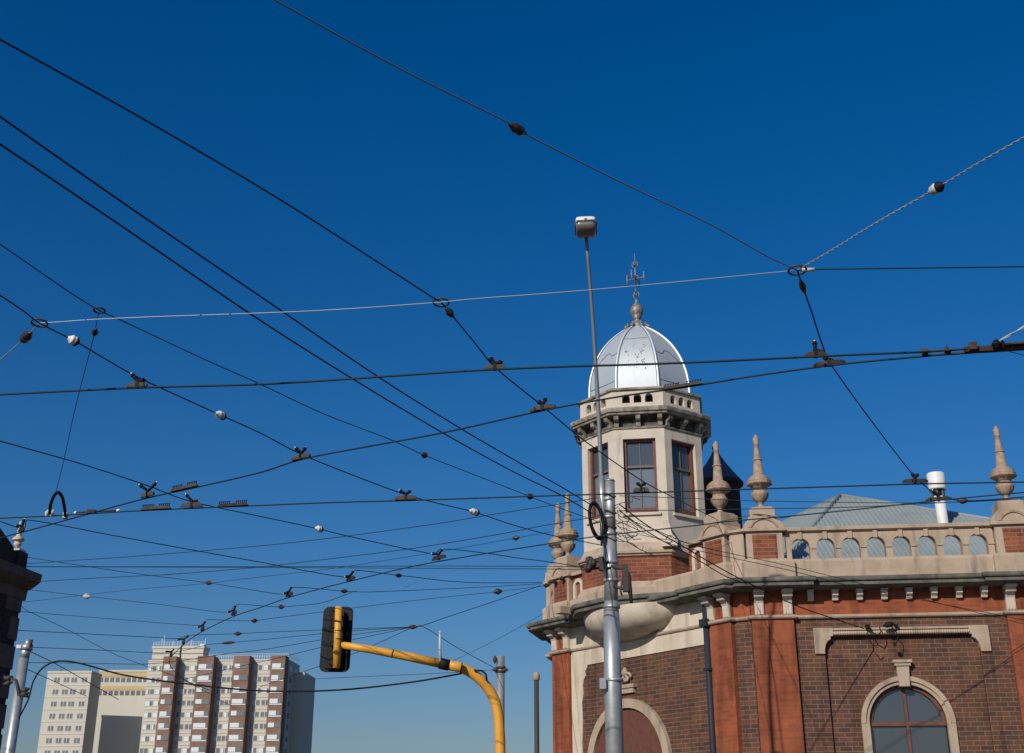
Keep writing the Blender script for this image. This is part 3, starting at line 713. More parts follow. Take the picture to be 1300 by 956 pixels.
# ================================================================== flats far beyond the left end of the street
def flats():
    FL = empty('apartment_block', (-75, 330, 0), 'long pale apartment block with brown balcony bays and rooftop tower', 'apartment block')
    Y = 330.0
    def X(px, py=845): return at_y(px, py, Y).x
    def H(py, px=300): return at_y(px, py, Y).z
    st = 2.9
    a = R(-4.0)
    M = Matrix(((math.cos(a), -math.sin(a), 0, X(188)), (math.sin(a), math.cos(a), 0, Y), (0, 0, 1, EYE), (0, 0, 0, 1)))
    W = X(395)-X(188); sc = (X(288)-X(188))/100
    top = H(840)
    L = lambda px: (px-188)*sc
    lx = L(368)
    MB(M).box(0, lx, 0, 13, -EYE, top).obj('wall', 'apt', FL)
    MB(M).box(lx-.3, L(381), 8, 21, -EYE, top-2.0).obj('rear_wing', 'apt', FL)
    MB(M).box(0, lx+.05, -.12, 13.05, top, top+.35).obj('roof_slab', 'apt', FL)
    tw = MB(M); tw.box(0, L(254.5), 2.2, 7, top, H(822)); tw.box(-.2, L(254.5)+.2, 2.0, 7.2, H(822), H(819)); tw.obj('lift_tower', 'apt', FL)
    for zz in (H(829), H(836)): MB(M).box(-.06, L(254.5)+.06, 2.12, 3, zz, zz+.18).obj('tower_band', 'aptb', FL)
    m = MB(M)
    for i in range(34):
        x = L(266)+i*(lx-L(266))/33; m.box(x-.04, x+.04, .3, .38, top+.35, top+1.5)
    for z in (.75, 1.1, 1.45): m.box(L(264), lx, .3, .38, top+.35+z-.05, top+.35+z)
    for z in (.75, 1.1, 1.45): m.box(lx-.1, lx, .3, 12, top+.35+z-.05, top+.35+z)
    m.obj('roof_railing', 'white', FL)
    m = MB(M); zt = H(819)
    for i in range(20):
        x = i*L(254)/19; m.box(x-.04, x+.04, 2.4, 2.48, zt, zt+1.2)
    for z in (.6, 1.15): m.box(0, L(254), 2.4, 2.48, zt+z-.05, zt+z)
    for x, hh in ((.9, 2.6), (1.5, 3.3), (4, 1.9), (9, 2.2), (L(250), 2.4)): m.tube([(x, 6, zt), (x, 6, zt+hh)], .08, 6)
    m.lathe([(.8, zt), (.8, zt+.9), (.2, zt+1.0)], 12, (L(247), 6, 0))
    m.obj('tower_aerials', 'white', FL)
    bays = [(212, 229), (256, 277), (302, 322.5), (349.5, 368)]
    for bx0, bx1 in bays:
        x0, x1 = L(bx0), L(bx1)
        bp_ = MB(M).box(x0, x1, -3.0, 1, -EYE, top+.9).obj('balcony_bay', 'aptb', FL)
        for k in range(12):
            z = top-2.35-k*st
            g = MB(M); g.box(x0+.5, x1-.2, -3.10, -2.9, z, z+1.25); g = g.obj('balcony_window', 'aglass', bp_)
            rr = random.random()
            m = MB(M); m.box(x0+.5, x0+.5+(x1-x0)*(.25+.5*rr), -3.14, -3.11, z+.1, z+1.2)
            if rr > .3: m.box(x0+.45, x1-.15, -3.16, -3.1, z-.28, z-.02)
            m.obj('curtain', 'curtain', g)
    segs = [(189, 212), (231, 256), (280, 302), (325, 349.5)]
    for sx0, sx1 in segs:
        x0, x1 = L(sx0), L(sx1)
        for k in range(12):
            z = top-2.4-k*st
            MB(M).box(x0, x1, -.10, .1, z-.95, z-.72).obj('floor_band', 'apt', FL)
            for t in ((.22, .72) if sx0 != 231 else (.2, .68)):
                xc = x0+(x1-x0)*t
                w = MB(M); w.box(xc-1.0, xc+1.0, -.04, .05, z, z+1.25); w = w.obj('window', 'aglass', FL)
                m = MB(M); m.box(xc-1.05, xc+1.05, -.09, -.05, z-.08, z); m.box(xc-.06, xc+.06, -.08, -.045, z, z+1.25)
                if random.random() > .3: m.box(xc-.95, xc-.95+random.uniform(.4, 1.3), -.07, -.045, z+.05, z+1.2)
                m.obj('window_frame', 'curtain', w)
    for k in range(10):
        for yy in (3.5, 9):
            MB(M).box(lx-.05, lx+.05, yy-.9, yy+.9, top-2.4-k*st, top-1.15-k*st).obj('window', 'aglass', FL)
    # low wing and the second block to its left
    WG = empty('low_wing_building', (X(160), 345, 0), 'low building with ochre fascia and dark window strip between the flats', 'building')
    t2 = at_y(160, 853, 340).z
    M2 = Matrix.Translation((at_y(126, 853, 340).x, 340, EYE)); wd = at_y(189, 853, 340).x-at_y(126, 853, 340).x
    MB(M2).box(0, wd, 0, 10, -EYE, t2).obj('wall', 'apt', WG)
    MB(M2).box(0, wd, -.2, 10.2, t2, t2+.5).obj('roof_slab', 'apt', WG)
    for r_ in range(2):
        MB(M2).box(0, wd, -.12, .1, t2-1.3-r_*3.4, t2-.3-r_*3.4).obj('fascia', 'ochre', WG)
        n = 9
        for i in range(n):
            x = (i+.5)*wd/n; MB(M2).box(x-.5, x+.5, -.1, .1, t2-2.6-r_*3.4, t2-1.5-r_*3.4).obj('window', 'aglass', WG)
    LBk = empty('second_apartment_block', (X(95), 320, 0), 'smaller pale apartment block at the left with a plain dark side wall', 'apartment block')
    t3 = at_y(95, 852.5, 320).z; x0, x1 = at_y(61, 852, 320).x, at_y(117.5, 852, 320).x
    a3 = R(-3)
    M3 = Matrix(((math.cos(a3), -math.sin(a3), 0, x0), (math.sin(a3), math.cos(a3), 0, 320), (0, 0, 1, EYE), (0, 0, 0, 1))); w3 = x1-x0
    MB(M3).box(0, w3, 0, 7, -EYE, t3).obj('wall', 'apt', LBk)
    MB(M3).box(-.1, w3+.1, -.15, 7.1, t3-.4, t3+.1).obj('roof_edge', 'apt', LBk)
    m = MB(M3); m.box(1.2, 2.3, 2, 3, t3, t3+.7); m.tube([(w3-2, 4, t3), (w3-2, 4, t3+1.8)], .06, 6); m.obj('roof_vents', 'seam', LBk)
    for k in range(8):
        for xc in (2.6, 5.0, 7.0, 9.6):
            z = t3-2.7-k*2.9
            w = MB(M3); w.box(xc-.7, xc+.7, -.04, .05, z, z+1.2); w = w.obj('window', 'aglass', LBk)
            m = MB(M3); m.box(xc-.75, xc+.75, -.08, -.045, z-.08, z); m.box(xc-.05, xc+.05, -.08, -.045, z, z+1.2); m.obj('window_frame', 'curtain', w)
        MB(M3).box(0, w3, -.08, .05, t3-3.5-k*2.9, t3-3.3-k*2.9).obj('floor_band', 'apt', LBk)
flats()

# ================================================================== street lamp on the tall tram pole
LP = empty('tram_pole', (1.57, 20, 0), 'tall silver tram pole with a long thin street lamp in front of the turret', 'pole')
m = MB()
m.tube([(1.575, 20, -EYE), (1.575, 20, 2.25), (1.585, 20, 3.38)], [.150, .138, .126], 24)
m.tube([(1.585, 20, 3.36), (1.59, 20, 3.55)], [.126, .112], 24)
m.tube([(1.59, 20, 3.54), (1.605, 20, 4.62)], [.112, .105], 24)
m.tube([(1.605, 20, 4.60), (1.612, 20, 4.72)], [.105, .088], 24)
m.tube([(1.612, 20, 4.70), (1.618, 20, 5.54)], .086, 24)
m.obj('shaft', 'galv', LP)
for z, r in ((3.44, .135), (3.86, .128), (4.15, .126), (4.62, .117), (5.20, .098), (4.9, .10), (2.30, .15)): MB().tube([(1.595, 20, z), (1.595, 20, z+.05)], r, 24).obj('collar', 'galv', LP)
MB().tube([(1.618, 20, 5.53), (1.618, 20, 5.56)], [.095, .08], 24).obj('pole_cap', 'galv', LP)
# long lamp stem rising beside the pole and reaching forward
head = Vector((1.268, 19.02, 9.58))
stem = [Vector((1.49, 19.97, 4.45)), Vector((1.485, 19.97, 5.2)), Vector((1.480, 19.95, 5.9)), Vector((1.462, 19.90, 6.7)), Vector((1.432, 19.79, 7.4)), Vector((1.395, 19.62, 8.1)), Vector((1.35, 19.41, 8.7)), Vector((1.305, 19.20, 9.2)), head]
MB().tube(stem, [.048, .046, .040, .036, .034, .032, .030, .029, .028], 14).obj('lamp_stem', 'lampgrey', LP)
MB().tube(stem[:2]+[Vector((1.482, 19.96, 5.62))], .050, 14).obj('stem_sleeve', 'galv', LP)
ax = Vector((-.07, -.93, .36)).normalized(); lx_ = ax.cross(Vector((0, 0, 1))).normalized(); lz = lx_.cross(ax)
if lz.z < 0: lz = -lz
lx_ = ax.cross(lz)
HS_ = 1.16
HM = Matrix(((lx_.x, ax.x, lz.x, head.x), (lx_.y, ax.y, lz.y, head.y), (lx_.z, ax.z, lz.z, head.z+EYE), (0, 0, 0, 1))) @ Matrix.Diagonal((1.06, .80, .84, 1))
def superring(w, z0, z1, y, n=20):
    out = []
    for i in range(n):
        a = 2*math.pi*i/n; c_, s_ = math.cos(a), math.sin(a)
        out.append((w*math.copysign(abs(c_)**.55, c_), y, (z0+z1)/2+(z1-z0)/2*math.copysign(abs(s_)**.6, s_)))
    return out
def capsule(secs, n=20):
    m = MB(HM); vs = []; fs = []
    for sct in secs: vs += superring(*sct, n)
    for k in range(len(secs)-1):
        for i in range(n):
            j = (i+1) % n; fs.append((k*n+i, k*n+j, (k+1)*n+j, (k+1)*n+i))
    fs.append(tuple(range(n-1, -1, -1))); q = (len(secs)-1)*n; fs.append(tuple(range(q, q+n)))
    return m.add(vs, fs, True)
LH = capsule([(.04, -.02, .06, -.06), (.09, -.02, .09, .0), (.155, -.02, .12, .08), (.165, -.02, .13, .30), (.16, -.02, .125, .43), (.15, -.015, .11, .47), (.12, -.01, .08, .485)]).obj('lamp_head', 'white', LP)
capsule([(.06, -.06, -.015, .03), (.145, -.13, -.015, .08), (.155, -.16, -.015, .2), (.155, -.15, -.015, .36), (.145, -.11, -.015, .435), (.10, -.06, -.015, .455)]).obj('lamp_bowl', 'bowl', LH)
m = MB(HM); m.tube([(-.168, .06, -.012), (-.170, .40, -.012), (-.12, .475, -.012), (.12, .475, -.012), (.170, .40, -.012), (.168, .06, -.012)], .012, 8); m.box(-.02, .02, .47, .50, -.005, .03); m.obj('bowl_rim', 'lampgrey', LH)
# fittings half-way up
m = MB()
for i, (dx, dz) in enumerate(((-.34, 4.18), (-.37, 4.05), (-.30, 4.12))):
    m.blob((1.59+dx, 19.86-.03*i, dz), (.3, -1, 0), .15, .075, 2)
m.tube([(1.59, 19.9, 4.16), (1.22, 19.86, 4.20)], .022, 8); m.tube([(1.59, 19.9, 4.07), (1.20, 19.86, 4.05)], .02, 8)
m.box(1.40, 1.47, 19.82, 19.92, 4.02, 4.24)
m.obj('insulator_cluster', 'ring', LP)
m = MB(); m.tube([(1.60, 19.9, 4.10), (1.80, 19.86, 4.06), (1.86, 19.86, 3.92), (1.90, 19.86, 3.50)], [.03, .045, .05, .025], 8)
m.tube([(1.62, 19.9, 3.78), (1.80, 19.86, 3.72), (1.84, 19.86, 3.80)], .025, 8); m.box(1.77, 1.86, 19.8, 19.9, 3.68, 4.12); m.tube([(1.78, 19.86, 3.95), (1.73, 19.86, 3.7), (1.75, 19.86, 3.62)], .018, 6)
m.obj('switch_lever', 'ring', LP)
m = MB()
cc = Vector((1.375, 19.82, 4.83))
for j in range(5):
    rj = 1+.05*math.sin(j*2)
    m.tube([cc+Vector((.105*rj*math.cos(t)+.012*math.sin(t), .02*j-.04+.05*math.cos(t), .285*rj*math.sin(t)))+Vector((-.05*math.sin(t), 0, 0)) for t in [2*math.pi*i/30 for i in range(31)]], .022, 7, cap=False)
m.obj('cable_coil', 'black', LP)
m = MB(); rnd = random.Random(11)
for j in range(11):                                # tangle of thin service wires at the pole
    a0 = Vector((1.66, 19.92, rnd.uniform(4.55, 5.1)))
    p = [a0]
    for k in range(6):
        p.append(p[-1]+Vector((rnd.uniform(.0, .13), rnd.uniform(-.03, .03), rnd.uniform(-.11, .08))))
    m.tube(p, .007, 5)
for z in (5.28, 5.0, 4.75, 4.55): m.tube([(1.60+.11*math.cos(t), 20+.11*math.sin(t), z+.03*math.sin(t*2)) for t in [i*.4 for i in range(17)]], .012, 5)
m.obj('service_wires', 'ring', LP)
m = MB(); m.tube([(1.44, 19.98, 5.52), (1.46, 19.88, 4.9), (1.48, 19.87, 4.4), (1.5, 19.86, 3.9)], .015, 6); m.obj('cable_duct', 'lampgrey', LP); MB().box(1.36, 1.46, 19.84, 19.95, 2.18, 2.34).obj('junction_box', 'galv', LP)

# ================================================================== traffic signal on its yellow mast arm
TS = empty('traffic_signal', (3.05*0+at_y(637, 940, 25).x, 25, 0), 'yellow mast arm carrying a black backed traffic signal seen from behind', 'traffic signal')
def q(px, py, y=25.0): return at_y(px, py, y)
armp = [q(428, 818, 24.6), q(470, 824.5, 24.65), (q(520, 834, 24.75)), q(560, 842.5, 24.8)]
m = MB(); m.tube(armp, [.066, .074, .084, .088], 16)
m.tube([q(567, 844, 24.8), q(583, 847, 24.85), q(594, 851.5, 24.9), q(605, 858.5, 24.92), q(614, 867, 24.95), q(622, 877, 25), q(629, 891, 25), q(633, 910, 25), q(635, 940, 25), q(635.5, 980, 25), (q(635.5, 980).x, 25, -EYE)],
        [.094, .096, .098, .098, .098, .1, .1, .1, .1, .1, .105], 18)
m.obj('mast_arm', 'yellow', TS)
m = MB(); m.tube([q(558, 842, 24.8), q(570, 844.6, 24.8)], .108, 16); 
m.obj('clamp_band', 'black', TS)
for xx, yy, r_ in ((456, 822.3, .0735), (498, 829.7, .081), (585, 847.6, .0985)): MB().tube([q(xx, yy, 24.7), q(xx+1.2, yy+.25, 24.7)], r_, 16).obj('joint_ring', 'rustbar', TS)
MB().tube([q(559, 840, 24.72), q(558.5, 820, 24.72), q(558.5, 801, 24.72)], [.03, .024, .02], 8).obj('aerial_rod', 'greyporc', TS)
MB().tube([q(602, 851, 24.8), q(612, 851.5, 24.8), q(617, 856, 24.8), q(618, 864, 24.85)], .02, 7).obj('loop_cable', 'black', TS)
MB().tube([q(430, 770.5, 24.55), q(428.5, 810, 24.55), q(427, 848, 24.55)], .070, 18).obj('mounting_tube', 'yellow', TS)
m = MB()
for yy in (789, 800.5, 811): m.tube([q(429.3, yy, 24.55), q(429.3, yy+1, 24.55)], .076, 18)
m.obj('tube_joint', 'rustbar', TS)
c0 = q(427, 811.3, 24.95)
BM = Matrix.Translation((c0.x, c0.y, c0.z+EYE)) @ Matrix.Rotation(R(-8), 4, 'Z') @ Matrix.Rotation(R(1.2), 4, 'Y')
hw, hh_, rr = .305, .635, .12
rrect = arc(hw-rr, hh_-rr, rr, 0, 90, 6)+arc(-hw+rr, hh_-rr, rr, 90, 180, 6)+arc(-hw+rr, -hh_+rr, rr, 180, 270, 6)+arc(hw-rr, -hh_+rr, rr, 270, 360, 6)
bd = MB(BM).prism(rrect, 0, .02).obj('backing_board', 'board', TS)
m = MB(BM)
m.box(-.16, -.155, -.006, .0, -.6, .6); m.box(.2, .205, -.006, 0, -.6, .6)
for z in (-.22, .22): m.box(-.3, .3, -.005, 0, z, z+.006)
m.obj('board_seam', 'black', bd)
for k in (-1, 0, 1):
    lm_ = MB(BM); lm_.box(-.04, .17, -.14, -.004, k*.36-.165, k*.36+.165); lm_.box(-.10, .0, -.07, -.004, k*.36-.15, k*.36+.15)
    lb = lm_.obj('lantern_body', 'board', TS, bevel=.02)
    MB(BM).prism(arc(0, k*.36, .15, 0, 360, 20)[:-1], .02, .05).obj('lens', 'lens', lb)
    m = MB(BM)
    vs = []; n_ = 14; fs = []
    for i in range(n_+1):
        a = R(-20+220*i/n_)
        vs += [(.16*math.cos(a), .02, k*.36+.16*math.sin(a)), (.16*math.cos(a), .28-.08*abs(math.cos(a)), k*.36+.16*math.sin(a)), (.152*math.cos(a), .02, k*.36+.152*math.sin(a)), (.152*math.cos(a), .28-.08*abs(math.cos(a)), k*.36+.152*math.sin(a))]
    for i in range(n_): fs += [(4*i, 4*i+1, 4*i+5, 4*i+4), (4*i+2, 4*i+6, 4*i+7, 4*i+3), (4*i+1, 4*i+3, 4*i+7, 4*i+5)]
    m.add(vs, fs); m.obj('visor', 'board', lb)
m = MB(BM); m.box(-.12, .14, -.32, -.0, -.60, -.57); m.prism([(-.12, -.56), (.14, -.56), (.05, -.635), (-.02, -.635)], -.12, -.01); m.obj('mounting_bracket', 'board', TS); MB(BM).box(-.04, .06, -.34, 0, .50, .53).obj('mounting_bracket', 'board', TS)

# ================================================================== smaller poles
PY = 25.8
p1 = at_y(26, 866, PY)
PO = empty('silver_pole', (p1.x, PY, 0), 'short silver tram pole standing against the shaded building at the left', 'pole')
m = MB(); m.tube([(p1.x-.05, PY, -EYE), (p1.x, PY, at_y(26, 835, PY).z)], [.118, .10], 18); zt = at_y(28, 822, PY).z; m.tube([(p1.x, PY, at_y(26, 836, PY).z), (p1.x+.03, PY, zt)], [.10, .094], 18)
m.tube([(p1.x+.035, PY, zt), (p1.x+.04, PY, at_y(29, 812, PY).z)], .06, 14)
m.obj('shaft', 'galv', PO)
m = MB(); m.tube([(p1.x+.03, PY, zt-.06), (p1.x+.03, PY, zt+.06)], .115, 18); m.box(p1.x-.15, p1.x-.05, PY-.1, PY+.02, zt-.03, zt+.04); m.obj('collar', 'galv', PO)
MB().tube([(p1.x+.10, PY-.05, zt), (p1.x+.12, PY-.05, zt+.15)], .035, 10).obj('wire_peg', 'ring', PO)
for dz in (.62, .72, .85, .93):
    MB().blob((p1.x+(.16 if dz > .8 else -.2), PY-.12, zt-dz), (1, .2, .3), .18, .055, 2).obj('insulator', 'ring', PO)
m = MB(); m.tube([(p1.x-.3, PY-.12, zt-.60), (p1.x-.05, PY-.12, zt-.66), (p1.x+.05, PY-.14, zt-.95), (p1.x+.25, PY-.14, zt-.98)], .028, 7)
m.obj('wire_arm', 'ring', PO)
p2 = at_y(635.5, 866, 33); zt = at_y(636, 833, 33).z
P2 = empty('short_grey_pole', (p2.x, 33, 0), 'short grey pole with wire clamps beside the bend of the yellow mast', 'pole')
m = MB(); m.tube([(p2.x-.02, 33, -EYE), (p2.x, 33, zt)], [.125, .105], 16); m.obj('shaft', 'galv', P2)
m = MB()
for z in (zt-.32, zt-.42): m.tube([(p2.x, 33, z), (p2.x, 33, z+.05)], .135, 16)
m.obj('collar', 'ring', P2)
m = MB(); m.blob((p2.x-.15, 32.9, zt-.1), (0, 0, 1), .2, .055); m.blob((p2.x-.14, 32.9, zt-.36), (1, 0, 0), .16, .05, 2); m.blob((p2.x+.12, 32.9, zt-.36), (1, 0, 0), .16, .05, 2); m.obj('insulators', 'ring', P2)
p3 = at_y(681, 866, 45); zt = at_y(681, 853, 45).z
P3 = empty('capped_post', (p3.x, 45, 0), 'dark thin post with a tan cap just left of the brick building', 'post')
MB().tube([(p3.x, 45, -EYE), (p3.x, 45, zt-.28)], .085, 12).obj('shaft', 'ring', P3)
MB(Matrix.Translation((p3.x, 45, EYE))).lathe([(.09, zt-.3), (.12, zt-.27), (.12, zt-.08), (.05, zt)], 14).obj('cap', 'stone', P3)

# ================================================================== overhead tram wires
# Sight lines through points of a wire are met with the height it hangs at (h) or the distance of what it is tied to (y).
def wire_points(pts, h=None, tie=None):
    tie = dict(tie or {}); n = len(pts); rays = [ray(*p[:2]) for p in pts]
    if h is not None and not tie: return [r*(h/r.z) for r in rays]
    s = [0.0]
    for a, b in zip(pts, pts[1:]): s.append(s[-1]+math.hypot(b[0]-a[0], b[1]-a[1]))
    K = sorted(k % n for k in tie); inv = {}
    for k in tie:
        kind, v = tie[k]; r = rays[k % n]; inv[k % n] = (r.z/v) if kind == 'h' else (r.y/v)
    out = []
    for i in range(n):
        if i <= K[0]: a, b = K[0], K[1 if len(K) > 1 else 0]
        elif i >= K[-1]: a, b = K[-2 if len(K) > 1 else -1], K[-1]
        else:
            a = max(k for k in K if k <= i); b = min(k for k in K if k >= i)
        w = inv[a] if a == b else inv[a]+(inv[b]-inv[a])*(s[i]-s[a])/(s[b]-s[a])
        out.append(rays[i]/w)
    return out
def spline(P, sub=6):
    if len(P) < 3: return [P[0]+(P[1]-P[0])*i/sub for i in range(sub+1)]
    out = []
    for i in range(len(P)-1):
        p0, p1, p2, p3 = P[max(i-1, 0)], P[i], P[i+1], P[min(i+2, len(P)-1)]
        m1 = (p2-p0)*.5 if i > 0 else (p2-p1); m2 = (p3-p1)*.5 if i < len(P)-2 else (p2-p1)
        L = (p2-p1).length                      # keep tangents short where spans are uneven
        if m1.length > L: m1 = m1*(L/m1.length)
        if m2.length > L: m2 = m2*(L/m2.length)
        for k in range(sub):
            t = k/sub; a = 2*t**3-3*t**2+1; b = t**3-2*t**2+t; c_ = -2*t**3+3*t**2; d = t**3-t**2
            out.append(p1*a+m1*b+p2*c_+m2*d)
    out.append(P[-1]); return out
NW = 0
def wire(name, label, cat, pts, h=None, tie=None, r=.009, m='wire', eggs=(), twist=None, group=None, rings=()):
    P = wire_points(pts, h, tie); b = MB()
    def runs_on(p): return p[0] < 0 or p[0] > 1300 or p[1] < 0
    S = spline(P)
    for k, (e0, e1) in ((0, (P[0], P[1])), (-1, (P[-1], P[-2]))):
        if runs_on(pts[k]):
            d = e0-e1; d.z = 0; d.normalize(); far = [e0+d*q_ for q_ in (8, 16, 24)]
            S = far[::-1]+S if k == 0 else S+far
    if twist:
        L = 0; prev = S[0]; fine = []
        for p, q_ in zip(S, S[1:]):
            k = max(1, int((q_-p).length/.022)); fine += [p+(q_-p)*i/k for i in range(k)]
        fine.append(S[-1]); A1 = []; A2 = []; L = 0
        for i, p in enumerate(fine):
            if i: L += (p-fine[i-1]).length
            t = (fine[min(i+1, len(fine)-1)]-fine[max(i-1, 0)]).normalized(); u = t.cross(Vector((0, 0, 1))).normalized(); w = t.cross(u)
            o = (u*math.cos(L*twist)+w*math.sin(L*twist))*r*.8
            A1.append(p+o); A2.append(p-o)
        b.tube(A1, r*.75, 5); b.tube(A2, r*.75, 5)
    else:
        b.tube(S, r*.84, 6)
    mid = P[len(P)//2]
    o = tag(b.obj(name, m, origin=mid+Vector((0, 0, EYE))), label, cat, group)
    for (i, mm, l, rad, *ribs) in eggs:
        t = (P[min(i+1, len(P)-1)]-P[max(i-1, 0)]); px = ray(*pts[i][:2]).length and P[i].y/ray(*pts[i][:2]).y
        j0, j1 = max(i-1, 0), min(i+1, len(P)-1)
        fs_ = math.hypot(pts[j1][0]-pts[j0][0], pts[j1][1]-pts[j0][1])*px/t.length; l = l/min(max(fs_, .40), 1.0)
        e = MB().blob(P[i], t, l*px, rad*px, ribs[0] if ribs else 3).obj('insulator', mm, o)
        if mm in ('porc', 'greyporc') and rad > 4:      # iron holder and the egg's shaded side, painted as one black half
            tn = t.normalized(); MB().blob(P[i]+tn*l*px*.24, t, l*px*.60, rad*px*1.03, 2).obj('holder_and_shade', 'black', e)
    for (i, rad) in rings:
        px = P[i].y/ray(*pts[i][:2]).y; c = P[i]
        rad *= 1.4; MB().tube([c+Vector((math.cos(a)*rad*px, math.sin(a)*rad*px, -.12*rad*px*math.sin(a))) for a in [2*math.pi*k/20 for k in range(21)]], .010, 6, cap=False).obj('ring', 'ring', o)
    return o
GT = 'dark trolley wires over the crossing'; GS = 'span wires holding the trolley wires'
HC = 4.2; HS = 4.36
# --- trolley wires
wA = [(-30, 502), (0, 501), (172, 492.5), (350, 487), (630, 469), (860, 461), (1050, 452), (1182, 446.5)]
wB = [(1182, 451.5), (1100, 459), (1050, 464.5), (960, 477), (867, 492), (790, 503), (690, 521), (562, 549.5), (450, 570), (382, 583.5), (330, 600), (250, 618.5), (186, 632.5), (123, 649.5), (42, 672), (-20, 688)]
wC = [(-30, 660), (0, 658), (65, 655), (185, 648), (300, 643), (420, 638), (515, 635.5), (673, 630.2), (760, 627.5), (939, 621.5), (1099, 616.5), (1161, 614.5), (1300, 612), (1340, 611)]
wD = [(230, 822), (237, 815), (258, 801), (298, 782), (330, 771.5), (370, 757.5), (442, 738.5), (529, 718), (615, 703), (689, 691.5), (731, 684.6), (768, 679.8), (810, 675), (880, 667.5), (925, 662), (1000, 655.5), (1099, 645.5), (1180, 636.5), (1300, 625), (1340, 621)]
wire('trolley_wire', 'heavy dark trolley wire crossing the silver dome into the rusty frog at right', 'wire', wA, HC, r=.0125, group=GT)
wire('trolley_wire', 'dark trolley wire curving from the rusty frog down past the turret parapet to lower left', 'wire', wB, HC, r=.0115, group=GT)
wire('trolley_wire', 'nearly level dark trolley wire crossing the turret windows and the white flue', 'wire', wC, HC, r=.0115, group=GT)
wire('trolley_wire', 'trolley wire curving from the pale flats up behind the urns to the right', 'wire', wD, HC, r=.011, m='wiref', group=GT)
# --- upper span wires
J1 = (1012, 343); J2 = (50, 410); J3 = (560, 384)
wire('span_wire', 'grey span wire from the top edge with a dark insulator near its middle', 'wire', [(300, -28), (349, 0), (500, 83), (640, 153), (657, 164), (680, 177), (800, 237), (900, 284), (975, 326), J1], 4.9, r=.0065, m='greywire', eggs=[(4, 'brownporc', 24, 7.5)], rings=[(9, 8)], group=GS)
wire('span_wire', 'bright twisted span wire rising from the right iron ring with a grey ribbed insulator', 'wire', [J1, (1060, 315), (1110, 284), (1188, 239.5), (1240, 208), (1300, 174), (1340, 150)], 4.9, r=.0056, m='strand', eggs=[(3, 'greyporc', 20, 7.5, 4)], twist=48, group=GS)
o = wire('span_wire', 'level dark span wire with a pale turnbuckle running right from the iron ring', 'wire', [J1, (1032, 342), (1150, 340.5), (1340, 338)], 4.9, r=.008, group=GS)
MB().tube([at_h(1018, 342.6, 4.9), at_h(1034, 342.2, 4.9)], .018, 10).obj('turnbuckle', 'greyporc', o)
wire('span_wire', 'long pale twisted span wire linking the left ring to the right iron ring', 'wire', [J2, (70, 409), (120, 405.5), (200, 402), (400, 394.5), (555, 384), (600, 379.5), (700, 372), (800, 363.5), (940, 350), J1], tie={0: ('h', 4.62), -1: ('h', 4.9)}, r=.0045, m='strand', group=GS)
wire('span_wire', 'dark span wire dropping from the right ring to the white flue', 'wire', [J1, (1019, 364), (1030, 395), (1042, 432), (1052, 458), (1100, 526), (1160, 604), (1178, 620), (1191, 630), (1222, 635.5), (1262, 634), (1320, 629)],
     tie={0: ('h', 4.9), 4: ('h', HS), 6: ('h', HS), 8: ('h', HS), -1: ('h', HS)}, r=.009, eggs=[(1, 'brownporc', 18, 4.5, 2), (9, 'ring', 13, 4.5, 2)], group=GS)
wire('span_wire', 'dark span wire descending from upper left through the centre ring to the parapet pedestal', 'wire', [(-25, 35), (0, 50), (180, 150), (350, 250), (480, 333), (553, 380), J3, (571, 397), (600, 432), (627, 465), (688, 515), (740, 558), (813, 609), (860, 634), (911, 660)],
     tie={0: ('h', 4.9), 6: ('h', 4.75), 9: ('h', HS), 10: ('h', HS), 12: ('h', HS), 14: ('y', 26.6)}, r=.0085, eggs=[(7, 'brownporc', 15, 5, 2)], rings=[(6, 7)], group=GS)
wire('span_wire', 'dark span wire from the left ring sloping past two white insulators to the lamp pole', 'wire', [(-30, 357), (0, 375), (30, 395), J2, (93, 432), (130, 453.5), (171, 477), (220, 499.7), (280, 527), (330, 549.5), (381, 576), (450, 604), (515, 628), (560, 640), (602, 650), (650, 666), (700, 679.5), (763, 692)],
     tie={0: ('h', 4.62), 3: ('h', 4.62), 6: ('h', HS), 10: ('h', HS), 12: ('h', HS), 17: ('y', 19.95)}, r=.0085, eggs=[(4, 'porc', 15, 6.8), (8, 'porc', 13, 5.5), (14, 'porc', 12, 4.6)], rings=[(3, 7)], group=GS)
wire('span_wire', 'short pale stay with a dark insulator running down left from the left ring', 'wire', [J2, (33, 428), (0, 457), (-25, 478)], 4.62, r=.0075, m='strand', eggs=[(1, 'brownporc', 16, 7)], group=GS)
# --- feeders to the lamp pole
GF = 'feeder cables running to the tram pole'
wire('feeder_cable', 'upper of the two heavy parallel feeder cables ending at the coil on the lamp pole', 'wire', [(-25, 131), (0, 148), (170, 267), (336, 380), (484, 481), (584, 543.5), (660, 588), (719, 622), (752, 642)], tie={0: ('h', 5.2), -1: ('y', 19.8)}, r=.0105, group=GF)
wire('feeder_cable', 'lower of the two heavy parallel feeder cables ending at the coil on the lamp pole', 'wire', [(-25, 165), (0, 183), (150, 284), (330, 406.5), (451, 483), (562, 549.5), (650, 598), (714, 629.5), (752, 652)], tie={0: ('h', 5.2), -1: ('y', 19.8)}, r=.0105, group=GF)
wire('feeder_cable', 'thin feeder cable with two small brown insulators sloping to the lamp pole', 'wire', [(-25, 294), (0, 310), (87, 370), (126, 394), (159, 409), (259, 456), (330, 487.5), (410, 525), (493, 557), (539, 578), (603, 603), (673, 630.4), (700, 641), (758, 662)], tie={0: ('h', 5.0), -1: ('y', 19.9)}, r=.0065, eggs=[(9, 'brownporc', 8, 4.2, 2), (11, 'brownporc', 8, 4.2, 2)], rings=[(3, 5)], group=GF)
